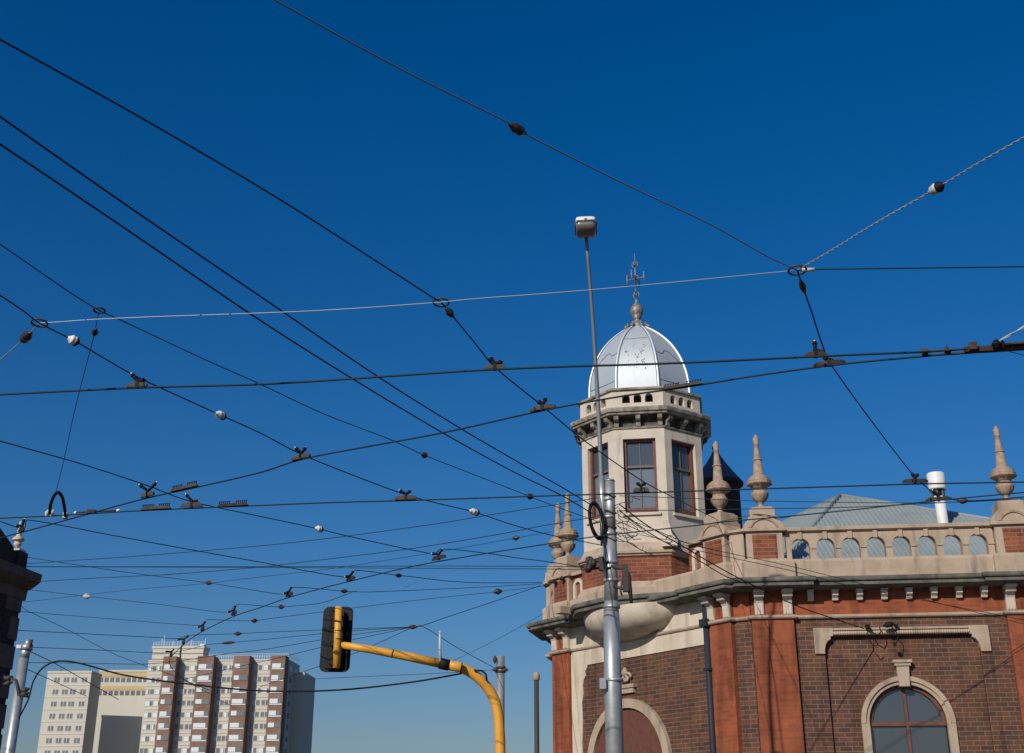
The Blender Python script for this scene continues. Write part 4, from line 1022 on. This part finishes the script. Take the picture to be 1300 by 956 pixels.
wire('drop_cable', 'thin drop cable hanging from a brown insulator down to the looped jumper', 'wire', [(126, 395), (123, 408), (120.5, 422), (111, 458), (95, 520), (82, 580), (70, 628), (63, 650)], tie={0: ('h', 5.0), 2: ('h', 4.9), -1: ('h', 4.22)}, r=.005, eggs=[(2, 'brownporc', 9, 4.5, 2)])
J = MB().tube(spline([at_h(x, y, 4.2+.0) for x, y in ((63, 652), (64.5, 640), (69, 629), (74, 625), (79, 631), (82, 645), (83, 655))]), .022, 8)
j = tag(J.obj('jumper_loop', 'black', origin=at_h(73, 640, 4.2)+Vector((0, 0, EYE))), 'thick black looped jumper cable clipped on the trolley wire at left', 'cable')
m = MB()
for x in (60, 66): m.blob(at_h(x, 651.5, 4.22), (.2, .2, 1), .10, .035, 2)
c_ = at_h(83, 656, 4.2); m.box(c_.x-.03, c_.x+.03, c_.y-.03, c_.y+.03, c_.z-.03, c_.z+.06); m.obj('clip', 'greyporc', j)
# --- thinner spans lower down
def thin(label, pts, h=None, tie=None, r=.0085, m='wiref', name='span_wire', **k): return wire(name, label, 'wire', pts, h, tie, r, m, group=k.pop('group', GS), **k)
thin('thin span wire from the left edge with one white insulator left of centre', [(-25, 553), (0, 560), (100, 588), (186, 616), (240, 636), (330, 655.5), (405, 671.5), (441, 680.5), (549, 703), (563, 697), (615, 702), (655, 708), (700, 713.8), (752, 722)], HS, eggs=[(6, 'porc', 10, 4.2)])
thin('dark span wire from the shaded urn dipping to the left brick pier', [(0, 662), (30, 671), (35, 660), (150, 681), (240, 697.5), (330, 713.6), (438, 732.7), (450, 724), (506, 730.5), (530, 733), (572, 738), (620, 740), (688, 739.5)], tie={0: ('h', HS), 6: ('h', HS), 12: ('y', 30.7)}, r=.009, eggs=[(8, 'rustbar', 8, 3, 2)])
thin('span wire from the shaded cornice with a brown insulator joining the left pier', [(25, 706), (41, 708.5), (150, 725), (265, 740), (300, 745.5), (361, 754.5), (373, 745.5), (437, 750.5), (470, 751.5), (600, 746), (688, 741)], tie={0: ('y', 27.6), 5: ('h', HS), 10: ('y', 30.7)}, eggs=[(3, 'rustbar', 7, 3, 2), (7, 'rustbar', 8, 3, 2)])
thin('thin span wire with a pale insulator sagging from the shaded wall towards the signal', [(25, 747), (37, 748.6), (110, 757), (200, 767), (289, 777.5), (300, 767.5), (330, 769), (357, 770.5), (378, 769), (410, 765), (452, 750)], tie={0: ('y', 27.8), 4: ('h', HS), 10: ('h', HS)}, r=.0075, eggs=[(2, 'greyporc', 9, 3.6), (7, 'rustbar', 7, 3, 2)])
thin('thin span wire crossing above the lift tower with a rusty insulator beyond it', [(25, 776), (33, 777), (140, 785.5), (254, 794), (263, 787), (300, 788), (323, 788), (345, 785), (400, 778), (520, 763), (632, 751), (690, 744)], tie={0: ('y', 28), 3: ('h', HS), 11: ('y', 30.7)}, r=.007, eggs=[(6, 'rustbar', 8, 3, 2), (10, 'brownporc', 11, 4, 2)])
J4 = (524, 796)
thin('topmost of the five thin wires fanning into one clamp above the yellow arm', [(20, 800), (27, 800.4), (193, 809), (226, 810.6), (240, 806.5), (302, 804.5), (330, 803), (440, 798.5), J4], tie={0: ('y', 25.8), 3: ('h', HS), 8: ('h', HS)}, r=.0085, eggs=[(5, 'rustbar', 9, 2.8, 2), (8, 'rustbar', 12, 3, 2)])
thin('second highest thin wire fanning into the clamp, passing just below the tower roof', [(34, 821.5), (120, 825), (215, 828.5), (264, 818.5), (290, 816), (330, 812.5), (440, 801.5), J4], tie={0: ('y', 25.8), 2: ('h', HS), 7: ('h', HS)}, r=.0085, eggs=[(4, 'rustbar', 16, 2.2, 1)])
thin('third thin wire fanning into the clamp, level above the second block at its left end', [(33, 841), (110, 842), (185, 843), (235, 838), (274, 832), (291, 829.5), (330, 825.5), (440, 807), J4], tie={0: ('y', 25.8), 8: ('h', HS)}, r=.008)
thin('fourth thin wire fanning into the clamp, crossing the brown balcony bays', [(236, 862), (300, 847), (350, 836), (440, 814), J4], tie={0: ('y', 34), 4: ('h', HS)}, r=.008)
thin('steepest lowest thin wire of the fan, leaving the flats roof towards the clamp', [(330, 872), (396, 849), (450, 829.5), (490, 812), J4], tie={0: ('y', 34), 4: ('h', HS)}, r=.008)
thin('dark wire climbing from the fan clamp to the left pier of the brick building', [J4, (540, 793), (560, 786), (620, 766), (686, 743.5)], tie={0: ('h', HS), 4: ('y', 30.7)}, r=.010)
thin('short wire running down from the fan clamp to the short grey pole', [J4, (538, 796), (580, 822), (628, 848)], tie={0: ('h', HS), 3: ('y', 33)}, r=.009)
thin('thin wire rising gently from the shaded parapet to meet the lamp pole coil', [(30, 716), (100, 711), (162, 707), (330, 693), (441, 680.5), (560, 664), (623, 653.5), (697, 642), (758, 632)], tie={0: ('y', 27.5), -1: ('y', 19.9)}, r=.008)
thin('thin wire from the shaded wall rising across the low sky to the lamp pole', [(28, 739.5), (120, 734), (218, 729), (330, 720), (364, 716), (518, 697), (635, 678), (697, 666), (757, 656)], tie={0: ('y', 27.8), -1: ('y', 19.9)}, r=.008)
thin('upper of two level parallel wires ending at the pole insulator cluster', [(28, 719.3), (330, 719.4), (540, 718.6), (689, 719), (752, 719.5)], tie={0: ('y', 27.6), -1: ('y', 19.85)}, r=.0075)
thin('lower of two level parallel wires ending at the pole insulator cluster', [(28, 719.6), (330, 720.4), (540, 721.5), (689, 722.3), (752, 723.5)], tie={0: ('y', 27.6), -1: ('y', 19.85)}, r=.0075)
thin('faint thin wire meeting the pale insulator from lower left then rising right', [(28, 764.5), (60, 761), (110, 755), (180, 747.5), (254, 741.5), (330, 732.5), (420, 722), (560, 700), (655, 683), (700, 675)], tie={0: ('y', 28), -1: ('h', 4.6)}, r=.005, eggs=[(8, 'brownporc', 8, 3.4, 2)])
thin('thin stay crossing diagonally in front of the low wing at lower left', [(26, 768), (33, 774.5), (84, 798.5), (142, 829), (178, 843), (230, 862), (300, 900)], tie={0: ('y', 28), -1: ('y', 38)}, r=.007)
thin('dark service wire falling from the short silver pole across the second block', [(36, 826), (71, 843), (112, 866), (150, 888)], tie={0: ('y', 25.8), -1: ('y', 33)}, r=.010)
thin('lower service wire falling from the short silver pole at the left', [(33, 849), (71, 866), (110, 884)], tie={0: ('y', 25.8), -1: ('y', 33)}, r=.009)
thin('thin wire passing behind the signal foot to the short grey pole', [(380, 863), (450, 859.5), (572, 854), (628, 850.5)], tie={0: ('y', 36), -1: ('y', 33)}, r=.008)
thin('thin slanting wire rising from behind the yellow arm to the tan cornice', [(560, 845), (590, 832), (640, 807), (690, 779)], tie={0: ('y', 33), -1: ('y', 30.6)}, r=.006)
thin('pale strand running from the middle pier insulator up to the urns', [(508, 748), (540, 735), (600, 718), (640, 707), (692, 697)], tie={0: ('h', 4.5), -1: ('y', 30)}, r=.005, m='strand')
wire('black_cable', 'thick black cable arching over the second block and sagging to the yellow arm', 'cable', [(22, 915), (36, 888), (42, 866), (52, 850), (68, 840.5), (86, 839.5), (109, 844), (157, 857), (223, 866.5), (330, 877), (430, 876), (523, 866), (586, 855), (604, 851)], tie={0: ('y', 25.8), -1: ('y', 24.9)}, r=.020, m='black')
# --- thin services right of the lamp pole
GV = 'service wires between the lamp pole and the brick front'
thin('thin wire behind the lamp pole crossing the turret window sill to the right', [(786, 629.5), (870, 632.5), (960, 636), (1060, 637.5), (1149, 638.5), (1230, 637), (1320, 632)], tie={0: ('y', 20), -1: ('h', 4.7)}, r=.007, group=GV)
thin('dark wire leaving the lamp pole level below the turret sill to the far right', [(783, 648.5), (870, 647.5), (960, 646), (1078, 644), (1180, 639), (1300, 633), (1340, 630)], tie={0: ('y', 20), -1: ('h', 4.4)}, r=.008, group=GV)
thin('upper service wire falling right across the parapet arches from the lamp pole', [(786, 655), (830, 672), (880, 692), (1000, 718), (1085, 739), (1159, 757.5), (1248, 779.5), (1320, 797)], tie={0: ('y', 20), -1: ('y', 25.0)}, r=.007, group=GV)
thin('lower service wire falling right across the parapet base from the lamp pole', [(786, 662), (850, 690), (900, 702), (1000, 723.5), (1080, 744), (1176, 763), (1280, 783), (1320, 791)], tie={0: ('y', 20), -1: ('y', 25.0)}, r=.007, group=GV)
thin('heavier bundled cable running from the lamp pole to the bracket on the hood', [(786, 640), (820, 666), (866, 693), (905, 716), (940, 735), (1009, 768), (1060, 786), (1097, 798)], tie={0: ('y', 19.9), -1: ('y', 25.3)}, r=.012, m='black', group=GV)
thin('lower loose cable running beside the bundle from pole to cornice', [(786, 648), (830, 680), (878, 706), (920, 731), (950, 742)], tie={0: ('y', 19.9), -1: ('y', 25.0)}, r=.011, m='ring', group=GV)
thin('short thin service wire between the pole tangle and the scroll pedestal', [(784, 668), (822, 681), (880, 690), (905, 697), (930, 688)], tie={0: ('y', 20), -1: ('y', 26.2)}, r=.006, group=GV)
thin('pale short wire linking the two parapet pedestals low across their tops', [(905, 664), (935, 658), (962, 653), (992, 657), (1003, 656)], tie={0: ('y', 26.2), -1: ('y', 25.6)}, r=.012, m='ring', group=GV)

# --- hanger bars clipped on the trolley wires, with their two arms up to the span wire
GH = 'hanger bars on the trolley wires'
def hanger(label, x, y, slope, ln, tips, m='bar', hc=HC, thick=5.4, hs=HS):
    c = at_h(x, y-1.0, hc+.006); px = c.y/ray(x, y).y
    e = at_h(x+10, y-1.0+10*slope, hc+.006)-c; e.z = 0; e.normalize()
    side = Vector((-e.y, e.x, 0)); L = ln*px/2/max(.35, abs(e.x)); T = max(.03, thick*px)
    M = Matrix(((e.x, side.x, 0, c.x), (e.y, side.y, 0, c.y), (0, 0, 1, c.z+EYE), (0, 0, 0, 1)))
    o = empty('wire_hanger', c+Vector((0, 0, EYE)), label, 'hanger', GH)
    MB(M).prism([(-L, 0), (-L, T*.55), (-L*.7, T), (L*.7, T*1.05), (L, T*.6), (L, 0)], -.014, .014).obj('bar', m, o, bevel=.003)
    b = MB(M); b.box(-.016, .016, -.02, .02, -.012, T*1.25); b.lathe([(.012, T*1.2), (.026, T*1.35), (.02, T*1.7), (.008, T*1.8)], 8); b.obj('clamp', 'black', o)
    top = c+Vector((0, 0, T*1.4))
    for (dx, dy) in tips:
        tip = at_h(x+dx, y+dy, hs); d = tip-top
        # the arms stay near the bar: meet the span wire's sight line just above it
        tip = top+Vector((0, 0, 0))+(at_y(x+dx, y+dy, top.y)-top)
        a = MB(); a.tube([top, top+(tip-top)*.5, tip], [.016, .020, .014], 7)
        a.blob(top+(tip-top)*.76, tip-top, max(.06, (tip-top).length*.55), .027, 2, 8)
        a.obj('arm', 'black', o)
        MB().blob(tip, (0, 0, 1), .034, .016, 1, 8).obj('knuckle', 'galv', o)
    return o
hanger('pale brown hanger bar on the heavy trolley wire below the white left insulator', 174, 492.5, -.035, 26, [(-7, -18), (10, -10)], thick=6)
hanger('brown hanger bar on the heavy trolley wire left of the dome', 628, 469.5, -.04, 26, [(-6, -15), (9, -10)])
hanger('hanger bar on the heavy trolley wire under the right iron ring', 1036, 453.5, -.045, 27, [(-2, -20), (12, -6)], m='rustbar', thick=6)
hanger('hanger bar on the curving trolley wire just below the one under the right ring', 1053, 464.5, -.12, 38, [(-6, -10), (4, -6)], m='rustbar')
hanger('brown hanger bar on the curving trolley wire beside the turret parapet', 689, 521, -.16, 32, [(-6, -11), (4, -15)])
hanger('brown hanger bar midway along the curving trolley wire, with V arms', 382, 583.5, -.22, 26, [(-7, -15), (6, -15)])
hanger('brown hanger bar low on the curving trolley wire next to the toothed strip', 187, 631.5, -.27, 21, [(-10, -16), (12, -19)])
hanger('brown hanger bar on the level trolley wire between two toothed strips', 243, 644.5, -.03, 28, [(-7, -17), (9, -8)])
hanger('brown hanger bar on the level trolley wire near a white insulator', 515, 635.5, -.02, 28, [(-8, -13), (6, -12)])
hanger('dark hanger on the level trolley wire in front of the turret window', 814, 625.5, -.03, 20, [(-5, -12), (5, -12)], m='ring')
hanger('dark brown hanger bar left of the white flue cowl', 1162, 613.5, -.015, 32, [(-4, -12), (3, -11)], m='rustbar', thick=4.5)
hanger('dark brown hanger bar crossing the stem of the white flue', 1192, 636.5, -.06, 31, [(-8, -14), (2, -10)], m='rustbar', thick=4.5)
hanger('dark hanger bar right of the signal top, below the middle insulator', 557, 711, -.24, 18, [(-9, -8), (5, -14)], m='rustbar', thick=4.5)
hanger('dark hanger on the far trolley wire straight above the signal board', 445, 737.5, -.27, 12, [(-7, -5), (4, -13)], m='rustbar', thick=4.5)
hanger('dark hanger on the far trolley wire up left of the signal board', 367, 758, -.33, 11, [(-7, -4), (3, -13)], m='rustbar', thick=4.5)
hanger('dark hanger on the far trolley wire above the right balcony bays', 297, 781.5, -.45, 9, [(-8, -4), (2, -13)], m='rustbar', thick=4.5)
hanger('dark hanger on the far trolley wire just above the lift tower corner', 257, 801.5, -.6, 7, [(-6, -5), (4, -13)], m='rustbar', thick=4.5)
hanger('dark hanger in front of the lift tower roof edge', 233, 818, -.7, 6, [(-8, -6), (7, -11)], m='rustbar', thick=4)
hanger('lowest dark hanger in front of the lift tower wall', 217, 834, -.6, 6, [(-7, -7), (4, -10)], m='rustbar', thick=4)
hanger('dark hanger beside the pale urn at the left edge', 27, 676, -.25, 9, [(4, -17), (-6, -9)], m='rustbar', thick=5)
m = MB(); m.tube(spline([at_h(230, 822, HC), at_y(229, 830, at_h(230, 822, HC).y), at_y(229, 839, at_h(230, 822, HC).y)]), .022, 8)
tag(m.obj('drop_rod', 'ring', origin=at_h(230, 830, HC)), 'dark vertical rod hanging in front of the lift tower', 'rod')
thin('far trolley wire end sagging in front of the flats from the tower to the balconies', [(233, 818), (222, 829), (215, 838), (218, 848), (228, 858), (240, 866), (265, 876)], tie={0: ('h', HC), -1: ('y', 34)}, r=.010, name='trolley_wire', group=GT)

# --- toothed contact strips
def skate(label, x0, y0, x1, y1, m='bar', hc=HC):
    a = at_h(x0, y0-1, hc+.004); b = at_h(x1, y1-1, hc+.004); e = b-a; L = e.length; e.normalize(); side = Vector((-e.y, e.x, 0))
    M = Matrix(((e.x, side.x, 0, a.x), (e.y, side.y, 0, a.y), (0, 0, 1, a.z+EYE), (0, 0, 0, 1)))
    px = a.y/ray(x0, y0).y
    o = empty('toothed_strip', a+Vector((0, 0, EYE)), label, 'strip', 'toothed strips on the trolley wires')
    T = 3.2*px
    MB(M).prism([(0, 0), (.03, T), (L*.47, T*1.15), (L-.03, T*1.05), (L, 0)], -.016, .016).obj('bar', m, o)
    for q0 in (.05, .60):
        t = MB(M)
        for i in range(6):
            x = L*(q0+.065*i); t.tube([(x, 0, T*.9), (x+L*.01, 0, T*1.1+2.5*px)], .45*px+.002, 5); t.blob((x+L*.012, 0, T*1.1+2.8*px), (1, 0, .4), 2.6*px, .8*px, 1, 6)
        t.obj('tooth_row', 'black', o)
    return o
skate('pale toothed strip on the curving trolley wire above the other two', 217, 625.5, 251, 617.5)
skate('brown toothed strip left of the middle hanger on the level trolley wire', 179, 648.7, 217, 646.2)
skate('rusty toothed strip at the right on the level trolley wire', 276, 644.8, 315, 642.2, 'rustbar')
skate('long pale toothed strip crossing in front of the turret coping', 842, 496, 893, 488)
m = MB(); m.tube([at_h(97, 650.5, HC+.05), at_h(150, 648, HC+.05)], .012, 8); sr = tag(m.obj('splice_rod', 'ring', origin=at_h(123, 650, HC)), 'thin rod with a white knob at each end above the left trolley crossing', 'rod')
for x, y in ((96, 651), (150, 648)): MB().blob(at_h(x, y, HC+.05), (1, 0, 0), .05, .026, 1).obj('end_knob', 'porc', sr)
m = at_h(116, 651, HC); MB().box(m.x-.06, m.x+.06, m.y-.03, m.y+.03, m.z-.01, m.z+.04).obj('clamp', 'rustbar', sr)

# --- rusty wire frog at the right edge
FR = empty('wire_frog', at_h(1240, 443, HC)+Vector((0, 0, EYE)), 'rusty double barred wire frog where two trolley wires meet at right', 'frog')
def beam(pts, th, w, name, mt, par=FR, hc=HC):
    P = [at_h(x, y, hc) for x, y in pts]; b = MB()
    for p, q_ in zip(P, P[1:]):
        e = (q_-p).normalized(); side = Vector((-e.y, e.x, 0)); L = (q_-p).length
        M = Matrix(((e.x, side.x, 0, p.x), (e.y, side.y, 0, p.y), (0, 0, 1, p.z+EYE), (0, 0, 0, 1)))
        b.X = M; b.box(-.002, L+.002, -w, w, 0, th)
    return b.obj(name, mt, par, bevel=.004)
beam([(1176, 447.5), (1228, 444)], .016, .014, 'rail', 'rustbar'); beam([(1176, 452.5), (1236, 448.5)], .016, .014, 'rail', 'rustbar')
beam([(1225, 448), (1258, 446.5), (1340, 441)], .055, .03, 'main_beam', 'rustbar'); beam([(1270, 439), (1340, 434)], .022, .018, 'top_plate', 'rustbar', hc=HC+.03)
beam([(1171, 450), (1178, 449.6)], .055, .03, 'end_block', 'bar'); beam([(1231, 445), (1241, 444)], .075, .028, 'end_block', 'rustbar')
c_ = at_h(1203, 447.5, HC)
m = MB(); m.add([(c_.x-.03, c_.y-.02, c_.z), (c_.x+.03, c_.y-.02, c_.z), (c_.x+.03, c_.y+.02, c_.z), (c_.x-.03, c_.y+.02, c_.z), (c_.x, c_.y, c_.z+.085)], [(3, 2, 1, 0), (0, 1, 4), (1, 2, 4), (2, 3, 4), (3, 0, 4)]); m.obj('guide_horn', 'rustbar', FR)
c_ = at_h(1265, 437, HC+.04); m = MB(); m.blob(c_, (0, 0, 1), .09, .045, 2); m.blob(c_+Vector((.06, 0, .0)), (0, 0, 1), .08, .02, 2); m.obj('bolt', 'black', FR)
wire('span_wire', 'pale twisted wire rising right from the rusty frog', 'wire', [(1268, 433), (1283, 425), (1300, 415), (1330, 398)], tie={0: ('h', HC+.06), -1: ('h', 4.5)}, r=.008, m='strand', twist=18, group=GS)
wire('drop_cable', 'thin dark wire hanging just beneath the rusty frog', 'wire', [(1282, 446.5), (1300, 451), (1330, 458)], HC, r=.004, m='wiref')

# ================================================================== ground
def slab(name, x0, x1, y0, y1, z0, z1, m): struct(MB(Matrix.Identity(4)).box(x0, x1, y0, y1, z0, z1).obj(name, m, origin=((x0+x1)/2, (y0+y1)/2, z0)))
struct(MB(Matrix.Identity(4)).add([(-3000, -3000, -.004), (3000, -3000, -.004), (3000, 3000, -.004), (-3000, 3000, -.004)], [(0, 1, 2, 3)]).obj('ground', 'earth', origin=(0, 0, 0)))
struct(MB(Matrix.Identity(4)).add([(-60, -60, 0), (60, -60, 0), (60, 23.5, 0), (-60, 23.5, 0)], [(0, 1, 2, 3)]).obj('road', 'asphalt', origin=(0, 0, 0)))
struct(MB(Matrix.Identity(4)).add([(-10, 23.5, 0), (-1.5, 23.5, 0), (14, 300, 0), (2, 300, 0)], [(0, 1, 2, 3)]).obj('road', 'asphalt', origin=(-5, 24, 0)))
fp = outset(plan, 3.0)
struct(MB(Matrix.Identity(4)).loft(fp, [(0, 0), (-.02, .13)]).obj('footpath', 'concrete', origin=(3, 26, 0)))

# ================================================================== light, sky, camera
SAZ, SEL = -32.0, 30.0                          # the sun stands behind us to the left
sun = bpy.data.lights.new('sun', 'SUN'); sun.energy = 4.0; sun.angle = R(.53); sun.color = (1.0, .945, .855)
so = bpy.data.objects.new('sun', sun); COL.objects.link(so)
sd = Vector((math.sin(R(SAZ))*math.cos(R(SEL)), -math.cos(R(SAZ))*math.cos(R(SEL)), math.sin(R(SEL))))
so.rotation_euler = sd.to_track_quat('Z', 'Y').to_euler(); so.location = sd*60
w = bpy.data.worlds.new('World'); C.world = w; w.use_nodes = True
nt = w.node_tree; N = nt.nodes; bg = N['Background']
sky = N.new('ShaderNodeTexSky'); sky.sky_type = 'NISHITA'; sky.sun_disc = False
sky.sun_elevation = R(SEL); sky.sun_rotation = math.atan2(sd.x, sd.y)
sky.air_density = 1.3; sky.dust_density = 1.0; sky.ozone_density = 7.0; sky.altitude = 0
hs_ = N.new('ShaderNodeHueSaturation'); hs_.inputs['Saturation'].default_value = 1.3
nt.links.new(sky.outputs['Color'], hs_.inputs['Color']); tn = N.new('ShaderNodeMix'); tn.data_type = 'RGBA'; tn.blend_type = 'MULTIPLY'; tn.inputs['Factor'].default_value = 1
tn.inputs['B'].default_value = (1, .96, 1.12, 1)
nt.links.new(hs_.outputs['Color'], tn.inputs['A']); nt.links.new(tn.outputs['Result'], bg.inputs['Color'])
bg.inputs['Strength'].default_value = 0.0675
cam = bpy.data.cameras.new('camera'); co = bpy.data.objects.new('camera', cam); COL.objects.link(co)
co.location = (0, 0, EYE); co.rotation_euler = (R(90)+PIT, 0, 0)
cam.sensor_width = 36; cam.lens = 36*F/1300; cam.shift_y = -44.5/1300; cam.clip_start = .1; cam.clip_end = 6000
C.camera = co
C.render.engine = 'CYCLES'
C.view_settings.view_transform = 'Standard'; C.view_settings.look = 'None'; C.view_settings.exposure = 0; C.view_settings.gamma = 1
